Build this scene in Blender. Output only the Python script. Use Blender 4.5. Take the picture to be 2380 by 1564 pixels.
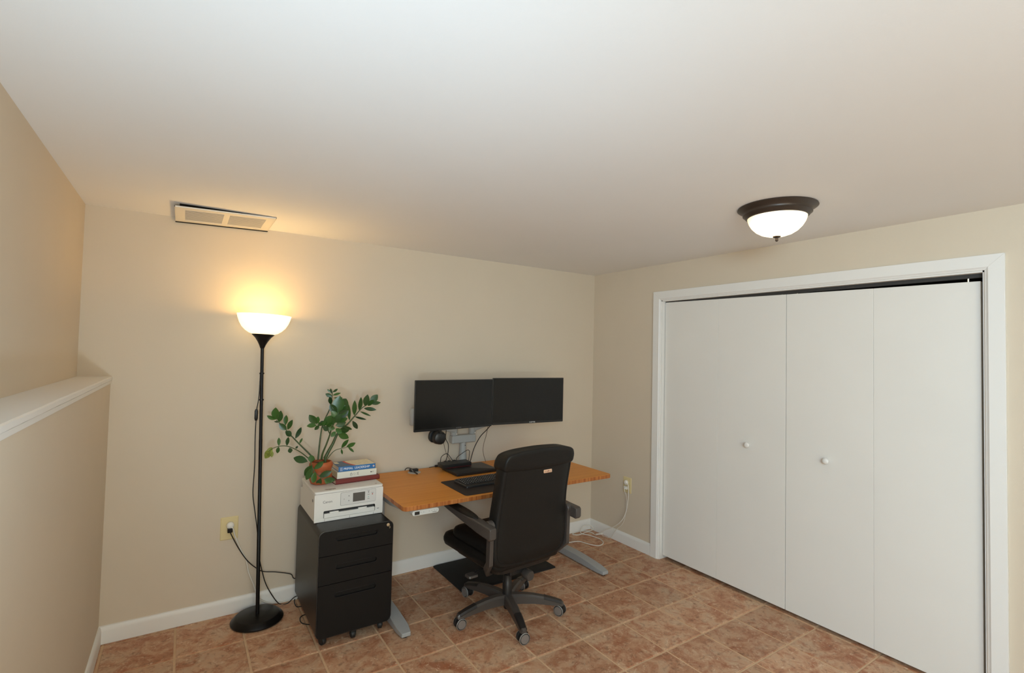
import bpy, bmesh, math, random
from mathutils import Vector, Matrix, Quaternion

for o in list(bpy.data.objects):
    bpy.data.objects.remove(o, do_unlink=True)
SC = bpy.context.scene
COL = SC.collection

# ------------------------------------------------------------------ camera
cam_data = bpy.data.cameras.new('camera')
cam = bpy.data.objects.new('camera', cam_data)
COL.objects.link(cam)
cam_data.sensor_fit = 'HORIZONTAL'
cam_data.sensor_width = 36.0
cam_data.lens = 36.0 * 1151.856 / 2380.0
cam_data.clip_start = 0.02
_r = Vector((0.8336108, -0.5518875, 0.0226541))
_f = Vector((0.5511194, 0.8337891, 0.0326064))
_u = Vector((-0.0368838, -0.0146959, 0.9992115))
cam.matrix_world = Matrix(((_r.x, _u.x, -_f.x, -3.17239), (_r.y, _u.y, -_f.y, -3.42341),
                           (_r.z, _u.z, -_f.z, 1.59358), (0, 0, 0, 1)))
SC.camera = cam

# ------------------------------------------------------------------ world, light, exposure
world = bpy.data.worlds.new('world')
SC.world = world
world.use_nodes = True
world.node_tree.nodes['Background'].inputs[0].default_value = (0.75, 0.8, 0.9, 1)
world.node_tree.nodes['Background'].inputs[1].default_value = 0.02


def add_light(name, kind, loc, power, color, size=0.1, rot=None, **kw):
    d = bpy.data.lights.new(name, kind)
    d.energy = power
    d.color = color
    if kind == 'AREA':
        d.size = size
    else:
        d.shadow_soft_size = size
    for k, v in kw.items():
        setattr(d, k, v)
    o = bpy.data.objects.new(name, d)
    COL.objects.link(o)
    o.location = loc
    if rot:
        o.rotation_euler = rot
    return o


# fill light set in an added, unseen glass door behind the viewer (added_window_1)
add_light('added_door_fill', 'AREA', (-2.75, -5.36, 1.20), 34.0, (1.0, 0.92, 0.68), 1.1,
          rot=(math.radians(90), 0, 0), shape='RECTANGLE', size_y=1.6)
# second fill light, in an added basement window above the ledge, beside and behind the viewer (added_window_2)
add_light('added_window_fill', 'AREA', (-3.615, -4.5, 1.85), 93.0, (0.57, 0.81, 1.0), 1.3,
          rot=(math.radians(90), 0, math.radians(-90)), shape='RECTANGLE', size_y=0.55)
# the photographer's flash, turned up to bounce off the ceiling
_fl = add_light('bounce_flash', 'SPOT', (-3.2, -3.0, 1.15), 53.0, (0.57, 0.81, 1.0), 0.04,
                spot_size=math.radians(140), spot_blend=1.0)
_fl.rotation_euler = Vector((0.2, 1.2, 1.0)).to_track_quat('-Z', 'Y').to_euler()

SC.view_settings.view_transform = 'Standard'
SC.view_settings.look = 'None'
SC.view_settings.exposure = 0.06
SC.view_settings.gamma = 1.0
SC.view_settings.use_curve_mapping = False
SC.cycles.use_denoising = True
SC.cycles.max_bounces = 10
SC.cycles.diffuse_bounces = 6
SC.cycles.sample_clamp_indirect = 6.0
R2 = math.radians
H = 2.328          # ceiling height
XU = -3.635        # upper left wall
XL = -3.495        # lower left wall
YF = -5.4          # wall behind the camera
ZL = 1.418         # ledge top
TILE = 0.3175


# ------------------------------------------------------------------ materials
def nodes_of(name):
    m = bpy.data.materials.new(name)
    m.use_nodes = True
    nt = m.node_tree
    return m, nt, nt.nodes['Principled BSDF']


def lin(c):
    return tuple(((x / 255 + 0.055) / 1.055) ** 2.4 if x > 10 else x / 255 / 12.92 for x in c)


def mat(name, rgb, rough=0.5, metal=0.0, spec=0.5, var=0.0, vscale=8.0, bump=0.0, bscale=60.0, coat=0.0):
    """plain material; var = slight mottling of the colour, bump = fine relief"""
    m, nt, b = nodes_of(name)
    b.inputs['Base Color'].default_value = (*rgb, 1)
    b.inputs['Roughness'].default_value = rough
    b.inputs['Metallic'].default_value = metal
    b.inputs['Specular IOR Level'].default_value = spec
    b.inputs['Coat Weight'].default_value = coat
    tc = nt.nodes.new('ShaderNodeTexCoord')
    if var > 0:
        n = nt.nodes.new('ShaderNodeTexNoise')
        n.inputs['Scale'].default_value = vscale
        n.inputs['Detail'].default_value = 4
        r = nt.nodes.new('ShaderNodeValToRGB')
        r.color_ramp.elements[0].position = 0.3
        r.color_ramp.elements[1].position = 0.7
        r.color_ramp.elements[0].color = (*[max(0, c * (1 - var)) for c in rgb], 1)
        r.color_ramp.elements[1].color = (*[min(1, c * (1 + var)) for c in rgb], 1)
        nt.links.new(tc.outputs['Object'], n.inputs['Vector'])
        nt.links.new(n.outputs['Fac'], r.inputs['Fac'])
        nt.links.new(r.outputs['Color'], b.inputs['Base Color'])
    if bump > 0:
        n2 = nt.nodes.new('ShaderNodeTexNoise')
        n2.inputs['Scale'].default_value = bscale
        n2.inputs['Detail'].default_value = 3
        bp = nt.nodes.new('ShaderNodeBump')
        bp.inputs['Strength'].default_value = bump
        bp.inputs['Distance'].default_value = 0.002
        nt.links.new(tc.outputs['Object'], n2.inputs['Vector'])
        nt.links.new(n2.outputs['Fac'], bp.inputs['Height'])
        nt.links.new(bp.outputs['Normal'], b.inputs['Normal'])
    return m


def emit(name, rgb, strength, base=(0.9, 0.9, 0.85)):
    m, nt, b = nodes_of(name)
    b.inputs['Base Color'].default_value = (*base, 1)
    b.inputs['Roughness'].default_value = 0.35
    b.inputs['Emission Color'].default_value = (*rgb, 1)
    b.inputs['Emission Strength'].default_value = strength
    return m


def tile_material():
    m, nt, b = nodes_of('slate_look_tile')
    N, L = nt.nodes.new, nt.links.new
    tc = N('ShaderNodeTexCoord')
    oi = N('ShaderNodeObjectInfo')
    mul = N('ShaderNodeVectorMath'); mul.operation = 'SCALE'
    mul.inputs[0].default_value = (37.0, 53.0, 71.0)
    L(oi.outputs['Random'], mul.inputs['Scale'])
    add = N('ShaderNodeVectorMath'); add.operation = 'ADD'
    L(tc.outputs['Object'], add.inputs[0]); L(mul.outputs[0], add.inputs[1])

    def noise(scale, detail, rough, dist=0.0):
        n = N('ShaderNodeTexNoise')
        n.inputs['Scale'].default_value = scale
        n.inputs['Detail'].default_value = detail
        n.inputs['Roughness'].default_value = rough
        n.inputs['Distortion'].default_value = dist
        L(add.outputs[0], n.inputs['Vector'])
        return n
    big = noise(7.5, 8, 0.68, 0.5)
    r = N('ShaderNodeValToRGB')
    els = r.color_ramp.elements
    els[0].position = 0.28; els[0].color = (*lin((145, 96, 68)), 1)
    els[1].position = 0.74; els[1].color = (*lin((203, 172, 139)), 1)
    for pos, c in ((0.42, (172, 124, 93)), (0.52, (189, 150, 119)), (0.62, (183, 151, 123))):
        e = els.new(pos); e.color = (*lin(c), 1)
    L(big.outputs['Fac'], r.inputs['Fac'])
    # rust patches
    rust = noise(8.0, 8, 0.7, 0.9)
    rr = N('ShaderNodeValToRGB')
    rr.color_ramp.elements[0].position = 0.50; rr.color_ramp.elements[0].color = (0, 0, 0, 1)
    rr.color_ramp.elements[1].position = 0.64; rr.color_ramp.elements[1].color = (0.8, 0.8, 0.8, 1)
    L(rust.outputs['Fac'], rr.inputs['Fac'])
    m1 = N('ShaderNodeMix'); m1.data_type = 'RGBA'
    L(rr.outputs['Color'], m1.inputs['Factor']); L(r.outputs['Color'], m1.inputs['A'])
    m1.inputs['B'].default_value = (*lin((150, 88, 57)), 1)
    # pale flaky streaks
    fl = noise(30.0, 8, 0.75, 1.6)
    rf = N('ShaderNodeValToRGB')
    rf.color_ramp.elements[0].position = 0.56; rf.color_ramp.elements[0].color = (0, 0, 0, 1)
    rf.color_ramp.elements[1].position = 0.64; rf.color_ramp.elements[1].color = (0.75, 0.75, 0.75, 1)
    L(fl.outputs['Fac'], rf.inputs['Fac'])
    m2 = N('ShaderNodeMix'); m2.data_type = 'RGBA'
    L(rf.outputs['Color'], m2.inputs['Factor']); L(m1.outputs['Result'], m2.inputs['A'])
    m2.inputs['B'].default_value = (*lin((212, 184, 156)), 1)
    # dark pits
    pit = noise(40.0, 3, 0.6, 0.5)
    rp = N('ShaderNodeValToRGB')
    rp.color_ramp.elements[0].position = 0.30; rp.color_ramp.elements[0].color = (0.6, 0.6, 0.6, 1)
    rp.color_ramp.elements[1].position = 0.45; rp.color_ramp.elements[1].color = (0, 0, 0, 1)
    L(pit.outputs['Fac'], rp.inputs['Fac'])
    m3 = N('ShaderNodeMix'); m3.data_type = 'RGBA'
    L(rp.outputs['Color'], m3.inputs['Factor']); L(m2.outputs['Result'], m3.inputs['A'])
    m3.inputs['B'].default_value = (*lin((112, 78, 56)), 1)
    # each tile a touch lighter or darker
    hsv = N('ShaderNodeHueSaturation')
    mr = N('ShaderNodeMapRange')
    mr.inputs['To Min'].default_value = 0.95; mr.inputs['To Max'].default_value = 1.16
    L(oi.outputs['Random'], mr.inputs['Value']); L(mr.outputs['Result'], hsv.inputs['Value'])
    L(m3.outputs['Result'], hsv.inputs['Color'])
    L(hsv.outputs['Color'], b.inputs['Base Color'])
    b.inputs['Roughness'].default_value = 0.5
    b.inputs['Specular IOR Level'].default_value = 0.35
    bp = N('ShaderNodeBump'); bp.inputs['Strength'].default_value = 0.25; bp.inputs['Distance'].default_value = 0.002
    L(fl.outputs['Fac'], bp.inputs['Height']); L(bp.outputs['Normal'], b.inputs['Normal'])
    return m


def bamboo_material():
    m, nt, b = nodes_of('caramelised_bamboo')
    N, L = nt.nodes.new, nt.links.new
    tc = N('ShaderNodeTexCoord')
    mp = N('ShaderNodeMapping'); mp.inputs['Scale'].default_value = (1.2, 55.0, 12.0)
    L(tc.outputs['Object'], mp.inputs['Vector'])
    n = N('ShaderNodeTexNoise'); n.inputs['Scale'].default_value = 1.0; n.inputs['Detail'].default_value = 3
    L(mp.outputs[0], n.inputs['Vector'])
    r = N('ShaderNodeValToRGB')
    r.color_ramp.elements[0].position = 0.3; r.color_ramp.elements[0].color = (0.62, 0.240, 0.040, 1)
    r.color_ramp.elements[1].position = 0.7; r.color_ramp.elements[1].color = (0.70, 0.285, 0.055, 1)
    L(n.outputs['Fac'], r.inputs['Fac'])
    # the edges show the end of each strip
    mp2 = N('ShaderNodeMapping'); mp2.inputs['Scale'].default_value = (60.0, 60.0, 1.0)
    L(tc.outputs['Object'], mp2.inputs['Vector'])
    n2 = N('ShaderNodeTexNoise'); n2.inputs['Scale'].default_value = 1.0; n2.inputs['Detail'].default_value = 2
    L(mp2.outputs[0], n2.inputs['Vector'])
    r2 = N('ShaderNodeValToRGB')
    r2.color_ramp.elements[0].position = 0.35; r2.color_ramp.elements[0].color = (0.27, 0.075, 0.016, 1)
    r2.color_ramp.elements[1].position = 0.65; r2.color_ramp.elements[1].color = (0.48, 0.18, 0.05, 1)
    L(n2.outputs['Fac'], r2.inputs['Fac'])
    sx = N('ShaderNodeSeparateXYZ'); L(tc.outputs['Normal'], sx.inputs[0])
    gt = N('ShaderNodeMath'); gt.operation = 'GREATER_THAN'; gt.inputs[1].default_value = 0.7
    ab = N('ShaderNodeMath'); ab.operation = 'ABSOLUTE'
    L(sx.outputs['Z'], ab.inputs[0]); L(ab.outputs[0], gt.inputs[0])
    mx = N('ShaderNodeMix'); mx.data_type = 'RGBA'
    L(gt.outputs[0], mx.inputs['Factor']); L(r2.outputs['Color'], mx.inputs['A']); L(r.outputs['Color'], mx.inputs['B'])
    L(mx.outputs['Result'], b.inputs['Base Color'])
    b.inputs['Roughness'].default_value = 0.42
    b.inputs['Specular IOR Level'].default_value = 0.25
    return m


def leaf_material():
    m, nt, b = nodes_of('glossy_leaf')
    N, L = nt.nodes.new, nt.links.new
    oi = N('ShaderNodeObjectInfo')
    r = N('ShaderNodeValToRGB')
    r.color_ramp.elements[0].color = (0.010, 0.038, 0.008, 1)
    r.color_ramp.elements[1].color = (0.045, 0.122, 0.018, 1)
    L(oi.outputs['Random'], r.inputs['Fac'])
    L(r.outputs['Color'], b.inputs['Base Color'])
    b.inputs['Roughness'].default_value = 0.32
    return m


M = {}
M['wall'] = mat('beige_wall_paint', (0.64, 0.55, 0.43), 0.72, var=0.012, vscale=3, bump=0.10, bscale=160)
M['ceiling'] = mat('white_ceiling_paint', (0.81, 0.80, 0.79), 0.85, var=0.01, vscale=2, bump=0.12, bscale=90)
M['trim'] = mat('white_trim_paint', (0.78, 0.765, 0.73), 0.42, bump=0.05, bscale=60)
M['door'] = mat('white_door_paint', (0.77, 0.75, 0.705), 0.40, var=0.012, vscale=2.5, bump=0.06, bscale=70)
M['grout'] = mat('sand_grout', lin((208, 174, 139)), 0.85, var=0.08, vscale=20)
M['tile'] = tile_material()
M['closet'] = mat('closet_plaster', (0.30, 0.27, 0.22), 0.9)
M['track'] = mat('dark_track', (0.03, 0.03, 0.03), 0.5)
M['bamboo'] = bamboo_material()
M['grey_metal'] = mat('grey_powder_coat', (0.34, 0.35, 0.35), 0.38, var=0.03, vscale=200)
M['arm_grey'] = mat('light_grey_metal', (0.40, 0.395, 0.37), 0.4)
M['black_metal'] = mat('black_satin_metal', (0.012, 0.011, 0.011), 0.36, spec=0.5)
M['lamp_black'] = mat('lamp_black_paint', (0.006, 0.0052, 0.005), 0.34, spec=0.25)
M['cabinet'] = mat('black_powder_coat', (0.011, 0.0105, 0.0105), 0.38, spec=0.42, bump=0.15, bscale=900)
M['cab_front'] = mat('black_drawer_coat', (0.0055, 0.005, 0.0048), 0.48, spec=0.25, bump=0.15, bscale=900)
M['rubber'] = mat('black_rubber', (0.011, 0.011, 0.011), 0.55)
M['black_plastic'] = mat('black_plastic', (0.014, 0.0135, 0.013), 0.4)
M['cable_black'] = mat('black_cable', (0.008, 0.008, 0.008), 0.45)
M['cable_brown'] = mat('brown_cable', (0.055, 0.032, 0.016), 0.5)
M['cable_white'] = mat('white_cable', (0.72, 0.69, 0.62), 0.45)
M['white_plug'] = mat('white_plug_plastic', (0.80, 0.77, 0.70), 0.35)
M['screen'] = mat('dark_screen', (0.008, 0.0076, 0.007), 0.25, spec=0.3)
M['bezel'] = mat('black_bezel', (0.007, 0.007, 0.007), 0.35)
M['leather'] = mat('black_leather', (0.0075, 0.0072, 0.0066), 0.46, spec=0.32, bump=0.3, bscale=420)
M['taupe'] = mat('pewter_plastic', (0.062, 0.052, 0.046), 0.36, spec=0.45)
M['taupe_dark'] = mat('dark_pewter_cap', (0.018, 0.015, 0.014), 0.4)
M['caster_grey'] = mat('caster_grey_ring', (0.30, 0.29, 0.275), 0.35)
M['caster_hub'] = mat('caster_hub', (0.19, 0.165, 0.15), 0.3)
M['gold'] = mat('rose_gold_badge', (0.80, 0.52, 0.36), 0.32, metal=0.6)
M['printer'] = mat('white_printer_plastic', (0.74, 0.725, 0.68), 0.38)
M['printer_panel'] = mat('pale_printer_panel', (0.64, 0.635, 0.61), 0.32)
M['printer_dark'] = mat('printer_cavity', (0.02, 0.02, 0.02), 0.6)
M['lcd'] = mat('grey_lcd', (0.095, 0.09, 0.082), 0.3)
M['ink_grey'] = mat('grey_print', (0.16, 0.15, 0.15), 0.5)
M['ink_black'] = mat('black_print', (0.015, 0.013, 0.012), 0.5)
M['ink_white'] = mat('white_print', (0.82, 0.82, 0.80), 0.5)
M['ink_red'] = mat('red_print', (0.62, 0.07, 0.03), 0.5)
M['ink_maroon'] = mat('maroon_print', (0.16, 0.025, 0.02), 0.5)
M['ink_green'] = mat('teal_print', (0.25, 0.55, 0.50), 0.5)
M['terracotta'] = mat('terracotta', lin((172, 88, 46)), 0.55, var=0.12, vscale=18, bump=0.1)
M['soil'] = mat('dark_soil', (0.035, 0.022, 0.013), 0.95, var=0.4, vscale=60, bump=0.8, bscale=120)
M['stem'] = mat('green_stem', (0.050, 0.080, 0.024), 0.45, var=0.25, vscale=20)
M['leaf'] = leaf_material()
M['leaf_old'] = mat('yellowing_leaf', (0.20, 0.24, 0.04), 0.4, var=0.35, vscale=60)
M['paper'] = mat('book_pages', (0.72, 0.60, 0.42), 0.8, var=0.08, vscale=300)
M['paper_yellow'] = mat('yellowed_pages', (0.72, 0.66, 0.38), 0.8, var=0.15, vscale=200)
M['book_blue'] = mat('blue_book_cover', (0.025, 0.145, 0.37), 0.35)
M['book_blue_dark'] = mat('slate_blue_print', (0.075, 0.145, 0.24), 0.4)
M['book_cream'] = mat('cream_print', (0.80, 0.70, 0.48), 0.45, var=0.14, vscale=70)
M['book_white'] = mat('ivory_book_cover', (0.70, 0.69, 0.60), 0.4)
M['book_maroon'] = mat('maroon_cloth', (0.165, 0.022, 0.018), 0.6, bump=0.3, bscale=600)
M['bronze'] = mat('oil_rubbed_bronze', (0.052, 0.036, 0.026), 0.38, metal=0.35)
M['ivory_plate'] = mat('almond_plastic', (0.70, 0.58, 0.31), 0.35)
M['pad'] = mat('brown_black_leather_pad', (0.026, 0.018, 0.015), 0.5, bump=0.2, bscale=300)
M['mat_black'] = mat('black_foam_mat', (0.008, 0.008, 0.008), 0.75, bump=0.3, bscale=200)
M['keys'] = mat('keycap_black', (0.016, 0.0155, 0.015), 0.42)
M['brass'] = mat('brass_lock', (0.80, 0.70, 0.52), 0.28, metal=0.8)
M['controller'] = mat('pale_grey_plastic', (0.56, 0.57, 0.54), 0.4)
M['vent'] = mat('white_vent_enamel', (0.74, 0.70, 0.62), 0.45)
_g, _nt, _b = nodes_of('window_glass')
_b.inputs['Base Color'].default_value = (0.75, 0.82, 0.9, 1)
_b.inputs['Roughness'].default_value = 0.05
_b.inputs['Transmission Weight'].default_value = 1.0
M['glass'] = _g
M['void'] = mat('duct_and_gap_shade', (0.02, 0.017, 0.014), 0.9)  # near-black of the duct, also painted shade for the gap at the wall
M['damper'] = mat('closed_damper', (0.50, 0.46, 0.40), 0.6)


# ------------------------------------------------------------------ mesh helpers
def rrect(x0, x1, y0, y1, r, n=5):
    pts = []
    for cx, cy, a0 in ((x1 - r, y1 - r, 0), (x0 + r, y1 - r, 90), (x0 + r, y0 + r, 180), (x1 - r, y0 + r, 270)):
        for k in range(n + 1):
            a = R2(a0 + 90 * k / n)
            pts.append((cx + r * math.cos(a), cy + r * math.sin(a)))
    return pts


def spline(P, n=6):
    """Catmull-Rom through the points"""
    P = [Vector(p) for p in P]
    Q = [P[0] * 2 - P[1]] + P + [P[-1] * 2 - P[-2]]
    out = []
    for i in range(1, len(Q) - 2):
        a, b, c, d = Q[i - 1:i + 3]
        for k in range(n):
            t = k / n
            out.append(0.5 * ((2 * b) + (c - a) * t + (2 * a - 5 * b + 4 * c - d) * t * t + (3 * b - a - 3 * c + d) * t ** 3))
    out.append(P[-1])
    return out


class MB:
    def __init__(self):
        self.v, self.f = [], []

    def loft(self, loops, cap0=True, cap1=True, closed=True):
        n = len(loops[0]); b = len(self.v)
        for lp in loops:
            self.v += [tuple(p) for p in lp]
        for i in range(len(loops) - 1):
            for j in range(n if closed else n - 1):
                k = (j + 1) % n
                self.f.append((b + i * n + j, b + i * n + k, b + (i + 1) * n + k, b + (i + 1) * n + j))
        if cap0:
            self.f.append(tuple(b + j for j in range(n))[::-1])
        if cap1:
            self.f.append(tuple(b + (len(loops) - 1) * n + j for j in range(n)))
        return self

    def box(self, x0, x1, y0, y1, z0, z1):
        return self.loft([[(x0, y0, z0), (x1, y0, z0), (x1, y1, z0), (x0, y1, z0)],
                          [(x0, y0, z1), (x1, y0, z1), (x1, y1, z1), (x0, y1, z1)]])

    def prism(self, poly, axis, a, b):
        def p(u, w, t):
            return {'x': (t, u, w), 'y': (u, t, w), 'z': (u, w, t)}[axis]
        return self.loft([[p(u, w, a) for u, w in poly], [p(u, w, b) for u, w in poly]])

    def lathe(self, prof, seg=32, c=(0, 0, 0), axis='z', cap0=True, cap1=True):
        loops = []
        for r, z in prof:
            lp = []
            for k in range(seg):
                a = 2 * math.pi * k / seg
                u, w = r * math.cos(a), r * math.sin(a)
                q = {'z': (u, w, z), 'y': (u, z, w), 'x': (z, u, w)}[axis]
                lp.append((c[0] + q[0], c[1] + q[1], c[2] + q[2]))
            loops.append(lp)
        return self.loft(loops, cap0, cap1)

    def tube(self, P, r, seg=8, smooth=5, squash=1.0):
        P = spline(P, smooth) if smooth > 1 else [Vector(p) for p in P]
        n = len(P)
        rs = [r] * n if not isinstance(r, (tuple, list)) else [r[0] + (r[1] - r[0]) * i / (n - 1) for i in range(n)]
        t0 = (P[1] - P[0]).normalized()
        ref = Vector((0, 0, 1)) if abs(t0.z) < 0.9 else Vector((1, 0, 0))
        nrm = (ref - t0 * ref.dot(t0)).normalized()
        loops = []
        for i in range(n):
            t = (P[min(i + 1, n - 1)] - P[max(i - 1, 0)])
            t = t.normalized() if t.length > 1e-9 else t0
            nrm = nrm - t * nrm.dot(t)
            nrm = nrm.normalized() if nrm.length > 1e-6 else t.orthogonal().normalized()
            bn = t.cross(nrm)
            loops.append([P[i] + (nrm * math.cos(2 * math.pi * k / seg) + bn * math.sin(2 * math.pi * k / seg) * squash) * rs[i]
                          for k in range(seg)])
        return self.loft(loops)

    def xform(self, mtx, start=0):
        self.v[start:] = [tuple(mtx @ Vector(p)) for p in self.v[start:]]
        return self

    def mesh(self, name, material, smooth=35):
        me = bpy.data.meshes.new(name)
        me.from_pydata([tuple(p) for p in self.v], [], self.f)
        bm = bmesh.new(); bm.from_mesh(me)
        bmesh.ops.recalc_face_normals(bm, faces=bm.faces)
        bm.to_mesh(me); bm.free()
        me.materials.append(material)
        if smooth:
            me.polygons.foreach_set('use_smooth', [True] * len(me.polygons))
            me.set_sharp_from_angle(angle=R2(smooth))
        return me

    def build(self, name, material, parent=None, loc=(0, 0, 0), bevel=0, seg=2, smooth=35, rot=None):
        o = bpy.data.objects.new(name, self.mesh(name, material, smooth))
        COL.objects.link(o)
        if parent:
            o.parent = parent
        o.location = loc
        if rot:
            o.rotation_euler = rot
        if bevel:
            md = o.modifiers.new('soft_edges', 'BEVEL')
            md.width = bevel; md.segments = seg; md.limit_method = 'ANGLE'; md.angle_limit = R2(40)
            md.harden_normals = True
        return o


def plate_hole(outer, inner, yf, yb, recess):
    """front plate in the xz plane with a recessed slot; outer and inner are (x, z) loops"""
    mb = MB()
    bm = bmesh.new()
    vo = [bm.verts.new((x, yf, z)) for x, z in outer]
    vi = [bm.verts.new((x, yf, z)) for x, z in inner]
    ed = [bm.edges.new((a[i], a[(i + 1) % len(a)])) for a in (vo, vi) for i in range(len(a))]
    bmesh.ops.triangle_fill(bm, use_beauty=True, use_dissolve=False, edges=ed)
    bm.verts.index_update()
    mb.v = [tuple(v.co) for v in bm.verts]
    mb.f = [tuple(v.index for v in f.verts) for f in bm.faces]
    bm.free()
    mb.loft([[(x, yf, z) for x, z in outer], [(x, yb, z) for x, z in outer]], cap0=False)
    mb.loft([[(x, yf, z) for x, z in inner], [(x, yf + recess, z) for x, z in inner]], cap0=False)
    return mb


def tag(o, label=None, cat=None, group=None, kind=None):
    for k, v in (('label', label), ('category', cat), ('group', group), ('kind', kind)):
        if v:
            o[k] = v
    return o


def thing(name, loc, label, cat, group=None, rz=0.0):
    o = bpy.data.objects.new(name, None)
    COL.objects.link(o)
    o.location = loc
    o.rotation_euler = (0, 0, rz)
    o.empty_display_size = 0.05
    return tag(o, label, cat, group)


def struct(name, mb, m, label=None, bevel=0, cat=None, **kw):
    o = mb.build(name, m, bevel=bevel, **kw)
    return tag(o, label, cat, kind='structure')


def lettering(name, body, size, m, parent, loc, rot, depth=0.0004, align='LEFT', xs=1.0):
    cu = bpy.data.curves.new(name, 'FONT')
    cu.body = body; cu.size = size; cu.extrude = depth; cu.align_x = align; cu.align_y = 'CENTER'
    tmp = bpy.data.objects.new(name + '_source', cu)
    COL.objects.link(tmp)
    me = bpy.data.meshes.new_from_object(tmp.evaluated_get(bpy.context.evaluated_depsgraph_get()))
    bpy.data.objects.remove(tmp, do_unlink=True)
    bpy.data.curves.remove(cu)
    me.materials.clear(); me.materials.append(m)
    o = bpy.data.objects.new(name, me)
    COL.objects.link(o)
    o.parent = parent; o.location = loc; o.rotation_euler = rot; o.scale = (xs, 1, 1)
    return o


def copy_part(o, parent, loc=None):
    c = o.copy()
    COL.objects.link(c)
    c.parent = parent
    if loc is not None:
        c.location = loc
    return c

# ------------------------------------------------------------------ measured paths (metres)
PLANT_STEMS=[
 ([(-0.036,0.010,0.139),(-0.061,0.025,0.171),(-0.110,0.053,0.225),(-0.150,0.079,0.271),(-0.173,0.091,0.296),(-0.200,0.104,0.335),(-0.238,0.117,0.373)],0.006,0.002),
 ([(-0.050,0.012,0.134),(-0.078,-0.003,0.158),(-0.114,-0.017,0.191),(-0.154,-0.021,0.219),(-0.198,-0.026,0.240),(-0.240,-0.033,0.244),(-0.274,-0.040,0.236),(-0.293,-0.045,0.225)],0.0035,0.0015),
 ([(-0.013,0.025,0.134),(-0.009,0.029,0.186),(-0.003,0.033,0.258),(0.006,0.042,0.317),(0.020,0.048,0.363),(0.052,0.051,0.436),(0.059,0.049,0.484),(0.063,0.048,0.528),(0.057,0.050,0.554)],0.0055,0.002),
 ([(0.001,0.002,0.139),(0.005,-0.010,0.179),(0.022,-0.024,0.235),(0.036,-0.038,0.292),(0.039,-0.054,0.328),(0.054,-0.073,0.372),(0.066,-0.082,0.419),(0.078,-0.080,0.474)],0.0065,0.002),
 ([(0.022,0.007,0.140),(0.045,0.012,0.185),(0.068,0.016,0.225),(0.089,0.021,0.271),(0.114,0.024,0.304),(0.156,0.021,0.341),(0.199,0.023,0.388),(0.241,0.018,0.436),(0.286,0.005,0.464)],0.011,0.002),
 ([(0.036,-0.038,0.294),(0.009,-0.057,0.339),(-0.019,-0.071,0.355),(-0.052,-0.084,0.365)],0.003,0.0015),
 ([(0.039,0.023,0.131),(0.064,0.027,0.163),(0.090,0.031,0.182),(0.124,0.031,0.189),(0.156,0.027,0.194)],0.0028,0.0013),
 ([(-0.049,-0.019,0.141),(-0.066,-0.046,0.153),(-0.072,-0.065,0.142),(-0.066,-0.078,0.116),(-0.050,-0.090,0.085),(-0.023,-0.101,0.058),(-0.003,-0.108,0.045)],0.0035,0.0015),
]
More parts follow.
